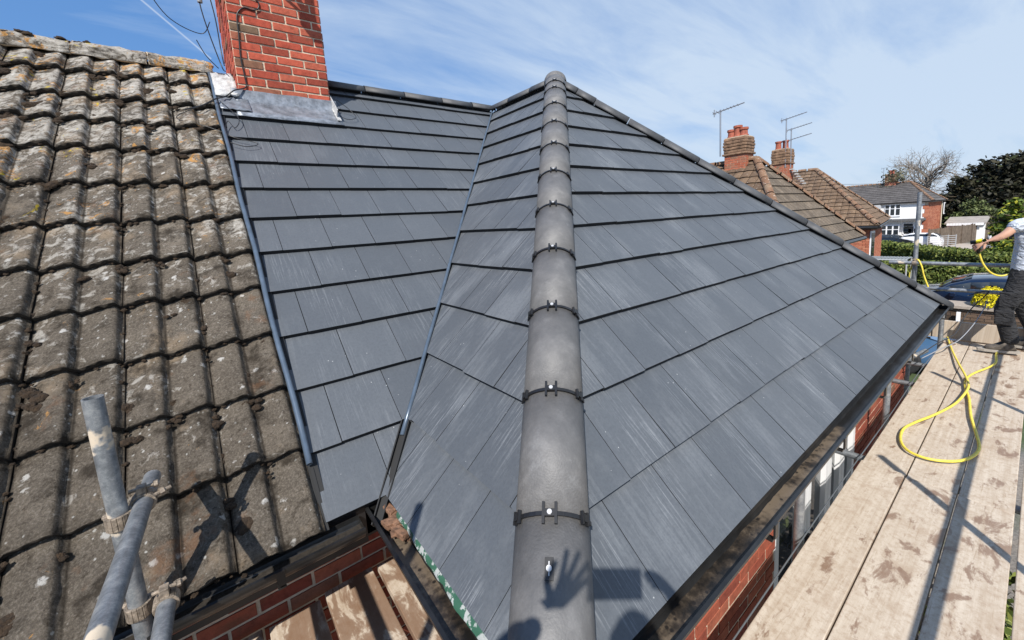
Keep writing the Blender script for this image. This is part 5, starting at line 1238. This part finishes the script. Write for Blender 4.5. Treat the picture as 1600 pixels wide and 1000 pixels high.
for k in range(2600):
    u=rnd.uniform(-1,1); v=rnd.uniform(-1,1); 
    if u*u+v*v>1: continue
    hh=(qt.z-zt)*math.sqrt(max(0,1-u*u-v*v))*(1+.3*noise.noise(Vector((u*4,v*4,1)))); pts.append((v*.42,u*hl,hh*rnd.uniform(.75,1.05)+.02))
leaves(pts,.032,rnd,1).build('petals',LF_FLW,fl); leaves([(a*.9,b*.98,c*.85) for a,b,c in pts[::3]],.03,rnd,1).build('foliage',LF_GRS,fl)
w=MB(); q=onx(1498,490,xp-.1); w.box((xp-.12,q.y,(q.z+gz(xp,0))/2+.02),(.03,.035,(q.z-gz(xp,0))/2+.02)); mesh_thing(w,'white_post',UPVC,'short white post at the left end of the brick planter','post')
# strappy plants seen below the gutter end
rnd=random.Random(61); q=Vector((2.55,-3.95,GZ)); st=empty('strappy_plant',q,'spiky green plant in the gap below the gutter end','plant'); w=MB()
for k in range(60):
    a=rnd.uniform(0,6.3); l=rnd.uniform(.5,1.5); d=Vector((math.cos(a),math.sin(a),0)); p0=d*.05; p1=d*.15*l+UP*l*.8; p2=d*.38*l+UP*l*1.05; s_=Vector((-d.y,d.x,0))*.018
    w.face([p0-s_,p0+s_,p1+s_,p1-s_]); w.face([p1-s_,p1+s_,p2])
w.build('foliage',LF_GRS,st)
rnd=random.Random(62)
bush((.2,-5.0,GZ),(1.2,.5,.35),'low garden plants under the walkway gap',63,LF_HED,1200,.06)
q=Vector((2.0,-6.4,GZ)); bush(q,(1.4,.6,.45),'yellow flowering shrub below the scaffold edge',64,LF_YEL,1500,.05)

# ================= STREET THINGS =================
WOOD=simple('weathered_fence_wood',(.12,.09,.065),.9,var=.35,scale=3,bumpS=.4)
def fence(p0,p1,h,label,n):
    p0,p1=Vector(p0),Vector(p1); r=empty('wooden_fence',(p0+p1)/2,label,'fence'); o_=(p0+p1)/2; d=(p1-p0).normalized(); s=d.cross(UP); L_=(p1-p0).length; rnd=random.Random(n)
    w=MB(); 
    for k in range(n): c=p0-o_+d*(L_*(k+.5)/n); hh=h*rnd.uniform(.97,1.03); w.box(c+UP*hh/2,(L_/n*.49,.015+rnd.uniform(0,.008),hh/2),(d,s,UP))
    w.build('boards',WOOD,r)
    for k in range(int(L_/2.5)+1): w=MB(); w.box(p0-o_+d*min(L_,k*2.5)+UP*(h*.52)+s*.06,(.05,.05,h*.54),(d,s,UP)); w.build('post',WOOD,r)
qa=onz(1449,379,zg); qa=onx(1450,370,55.0); qb=onx(1572,350,74)
fence((55,qa.y,gz(55,0)),(74,qb.y,gz(74,0)),2.0,'weathered board fence running back beside the white house',90)
qa,qb=onx(1520,350,78),onx(1560,345,78); fence((78,qa.y,gz(78,0)),(78,qb.y-2,gz(78,0)),2.6,'darker board fence closing the far garden',40)
# galvanised field gate
qa,qb=onx(1449,378,52.5),onx(1494,370,54.5); g0=gz(53,0)+.1
r=empty('metal_gate',(53.5,(qa.y+qb.y)/2,g0),'galvanised five bar gate in front of the board fence','gate'); o_=Vector(r.location); a_=Vector((52.5,qa.y,g0)); b_=Vector((54.5,qb.y,g0)); gm_=simple('gate_galv',(.42,.42,.42),.5,.4)
w=LM(o_)
for k in range(7): w.tube([a_+UP*(.15+k*.2),b_+UP*(.15+k*.2)],.03,6)
w.build('rails',gm_,r)
for t in (0,.72,1): w=LM(o_); p=a_+(b_-a_)*t; w.tube([p+UP*.0,p+UP*1.45],.045,6); w.build('upright',gm_,r)
# lean-to with flat white roof beside the house
qa=ony(1481,352,cr.y-.6); qa=Vector((XF+4.5,cr.y,0)); q1,q2=onx(1480,346,XF+5),onx(1538,347,XF+5)
r=empty('lean_to',(XF+5,(q1.y+q2.y)/2,zg),'white flat-roofed lean-to beside the brick side wall','outbuilding'); o_=Vector(r.location); y0,y1=q2.y,min(q1.y,cr.y-.15); zt=q1.z
w=LM(o_); w.box((XF+7,(y0+y1)/2,(zg+zt)/2-.1),(2.0,(y1-y0)/2,(zt-zg)/2-.1)); w.build('wall',WHITE,r); w=LM(o_); w.box((XF+7,(y0+y1)/2,zt),(2.35,(y1-y0)/2+.2,.08),(Vector((1,0,.12)).normalized(),eY,Vector((-.12,0,1)).normalized())); w.build('roof',simple('felt_roof_pale',(.30,.27,.24),.8,var=.2,scale=2),r); w=LM(o_)
for k in range(12): w.box((XF+4.62,y0+(y1-y0)*(k+.5)/12,zt-.36),(.02,.12,.14))
w.build('eave_blocks',UPVC,r)

# cars
def car(name,loc,rz,label,paint,L_=4.3,Wd=1.78,Hh=1.46,group='parked cars',parts=True):
    r=empty(name,loc,label,'car',group,rz)
    # side profile (x forward) with half width at each height -> loft of cross sections along x
    xs_=[-1,-.96,-.86,-.70,-.52,-.30,0,.16,.34,.46,.70,.88,.97,1]
    hood=[.50,.66,.72,.74,.76,.77,.77,.76,.75,.72,.66,.58,.48,.40]     # belt height
    roof=[.50,.68,.86,1.0-.02,1.0,1.0,.995,.97,.87,.74,.66,.58,.48,.40] # top height
    wid=[.72,.84,.93,.97,1,1,1,1,1,.99,.96,.90,.78,.66]
    b=MB(); sec=[]
    for x,bh,th,wf in zip(xs_,hood,roof,wid):
        X=x*L_/2; w=wf*Wd/2; B=bh*Hh*.98; T=th*Hh; k=max(0,(th-bh))/.24; tw=w*(1-.24*min(1,k)); z0=.20*Hh/1.46
        pr=[(w*.90,z0),(w*.99,z0+.12),(w,B*.62),(w*.965,B),(tw*1.0,T-(T-B)*.10-.015),(tw*.80,T),(0,T+.012)]
        ring=[Vector((X,y,z)) for y,z in pr]+[Vector((X,-y,z)) for y,z in pr[::-1][1:]]
        sec.append(ring)
    n=len(sec[0]); 
    for s_ in sec: b.v+=[tuple(p) for p in s_]
    for i in range(len(sec)-1):
        for j in range(n-1): a=i*n+j; b.f.append((a,a+1,a+n+1,a+n)); b.mi.append(0); b.uv.append(None)
        a=i*n; b.f.append((a,a+n,a+2*n-1,a+n-1)); b.mi.append(0); b.uv.append(None)
    for i in (0,len(sec)-1): b.f.append(tuple(i*n+j for j in range(n))); b.mi.append(0); b.uv.append(None)
    bo=b.build('body',paint,r,smooth=True); bo.modifiers.new('w','EDGE_SPLIT').split_angle=R_(50)
    # windows set 6 mm proud of the cabin
    def side(i0,i1,t0,t1,name_):
        for sg in (0,1):
            g_=MB(); 
            for i in range(i0,i1):
                def q(i,t):
                    B=sec[i][3]; T=sec[i][4]; p=B+(T-B)*t; p=Vector((p.x,p.y+.004,p.z)); return Vector((p.x,-p.y,p.z)) if sg else p
                g_.face([q(i,t0),q(i+1,t0),q(i+1,t1),q(i,t1)])
            o=g_.build('side_window',GLASS,r,smooth=True); md=o.modifiers.new('t','SOLIDIFY'); md.thickness=.01
    side(2,5,.18,.86,'w'); side(5,6,.16,.88,'w'); side(6,9,.16,.84,'w')
    for (i0,i1,nm) in ((7,9,'windscreen'),(1,3,'rear_window')):
        g_=MB()
        for i in range(i0,i1):
            pts=lambda i:[sec[i][5]+Vector((0,-.0,.008)),sec[i][6]+UP*.008,sec[i][7]+UP*.008]
            A_,B_=pts(i),pts(i+1)
            for j in range(2): g_.face([A_[j],B_[j],B_[j+1],A_[j+1]])
        o=g_.build(nm,GLASS,r,smooth=True); md=o.modifiers.new('t','SOLIDIFY'); md.thickness=.01
    blk=bpy.data.materials.get('tyre') or simple('tyre',(.015,.015,.016),.8); rim=bpy.data.materials.get('rim') or simple('rim',(.45,.46,.48),.35,.8)
    for sx in (-.60,.62):
        for sy in (-1,1):
            w=MB(); c=Vector((sx*L_/2,sy*(Wd/2-.10),.32)); y=Vector((0,sy,0)); w.tube([c-y*.09,c-y*.06,c+y*.08,c+y*.105],[.29,.32,.32,.285],24); wo2=w.build('wheel',blk,r)
            w=MB(); w.tube([c+y*.10,c+y*.112],[.20,.19],16); 
            for k in range(5): a=k*1.2566; w.box(c+y*.113+Vector((math.cos(a)*.11,0,math.sin(a)*.11)),(.09,.006,.02),(Vector((math.cos(a),0,math.sin(a))),y,Vector((-math.sin(a),0,math.cos(a)))))
            w.build('rim',rim,wo2)
    for sy in (-1,1):
        w=MB(); w.box((L_/2*.925,sy*Wd*.34,.60*Hh/1.46),(.07,.13,.06),(Vector((.9,-sy*.4,0)).normalized(),Vector((sy*.4,.9,0)).normalized(),UP)); w.build('headlight',glass_mat('lamp_lens',(.5,.5,.5)),r,bevel=.02)
        w=MB(); w.box((-L_/2*.955,sy*Wd*.36,.86),(.03,.10,.09)); w.build('tail_light',glass_mat('red_lens',(.35,.01,.01)),r,bevel=.02)
        w=MB(); w.box((L_*.155,sy*(Wd/2+.07),1.0),(.06,.09,.06)); w.build('wing_mirror',paint,r,bevel=.02)
        for xx in (-.06,-.30): w=MB(); w.box((L_*xx,sy*(Wd/2+.004),.80),(.09,.012,.012)); w.build('door_handle',paint,r)
    w=MB(); w.box((L_/2-.005,0,.42),(.02,.26,.055)); w.build('number_plate',simple('plate_white',(.75,.75,.72),.5),r)
    return r
def paint(name,col,rough=.2,metal=.3):
    M,t,b=mat(name); b.inputs['Base Color'].default_value=(*col,1); b.inputs['Metallic'].default_value=metal; b.inputs['Roughness'].default_value=rough; b.inputs['Coat Weight'].default_value=1; b.inputs['Coat Roughness'].default_value=.04; return M
NAVY=paint('navy_paint',(.006,.016,.045)); BLUE=paint('blue_paint',(.07,.16,.30)); 
xcar=14.0; q=onx(1530,432,xcar); zc=q.z-1.46
zc=gz(xcar,0)+.02
# move along the sight line so the roof sits where it is seen
q=onz(1530,434,gz(14,0)+1.47); cx_=q.x+.5
car('parked_car',(cx_,onx(1548,434,cx_).y,gz(cx_,0)+.03),R_(92),'dark blue hatchback parked in front of the green hedge','x' and NAVY,L_=4.3)
q=onz(1478,487,gz(9,0)+1.40); car('parked_car',(q.x+.45,onx(1500,492,q.x).y+2.05,gz(q.x,0)+.02),R_(-88),'lighter blue car half hidden under the far roof corner',BLUE,L_=4.0)
yb=lambda px_,X: onx(px_,370,X).y
car('parked_car',(56.0,yb(1392,56),gz(56,0)+.05),R_(-93),'dark car with leafy reflections before the bay window',paint('black_paint',(.015,.017,.02)))
car('parked_car',(56.3,yb(1429,56),gz(56,0)+.05),R_(88),'white car before the front door of the white house',paint('white_paint',(.75,.75,.76),.3,0),Hh=1.6)
q=onx(1571,383,50); car('parked_car',(50,onx(1577,383,50).y,gz(50,0)+.03),R_(91),'pale silver car on the road behind the worker arm',paint('silver_paint',(.55,.57,.6),.3,.5))
# slatted grey rack beyond the hip
q1,q2=onx(1380,404,17),onx(1421,404,17); zt=onx(1400,401,17).z; yA_,yB_=q1.y+.8,q2.y
r=empty('slatted_rack',(17,(yA_+yB_)/2,gz(17,0)),'grey slatted metal rack standing low beyond the far hip','rack'); o_=Vector(r.location)
w=LM(o_)
k=0
y=yA_
while y>yB_: w.box((17.1,y,zt-.06),(.45,.028,.012)); y-=.095
w.build('slats',simple('rack_grey',(.30,.32,.33),.5,.4),r); w=LM(o_)
rp=simple('rack_pale',(.5,.52,.52),.4,.4)
for x in (16.65,17.55):
    w=LM(o_); w.tube([(x,yA_,zt-.09),(x,yB_,zt-.09)],.025,6); w.build('rail',rp,r)
    for y in (yA_,yB_+.02): w=LM(o_); w.tube([(x,y,zt-.12),(x,y,gz(17,0))],.025,6); w.build('leg',rp,r)
# overhead wires
for i,(ya_,yb_) in enumerate(((284,284),(290,287))):
    a_,b_=onx(1200,ya_-2,75),onx(1440,yb_,75); w=MB(); w.tube([a_+(b_-a_)*(k/12)-UP*.5*math.sin(math.pi*k/12) for k in range(13)],.022,4); mesh_thing(w,'overhead_wire',cabm,['upper thin overhead wire across the sky by the white house','lower thin overhead wire across the sky by the white house'][i],'wire')
# white object on drive
q=onx(1552,362,60); w=MB(); bl_=[]; blob(w,(60,q.y,gz(60,0)+.5),.55,3,1.0,UP,eX,eY); mesh_thing(w,'garden_ornament',WHITE,'small round white object at the foot of the board fence','ornament',smooth=True)
# nested sub-parts were built in house coordinates: nothing to correct, parents sit at the same origin
for o in bpy.data.objects:
    if '_h' in o: del o['_h']
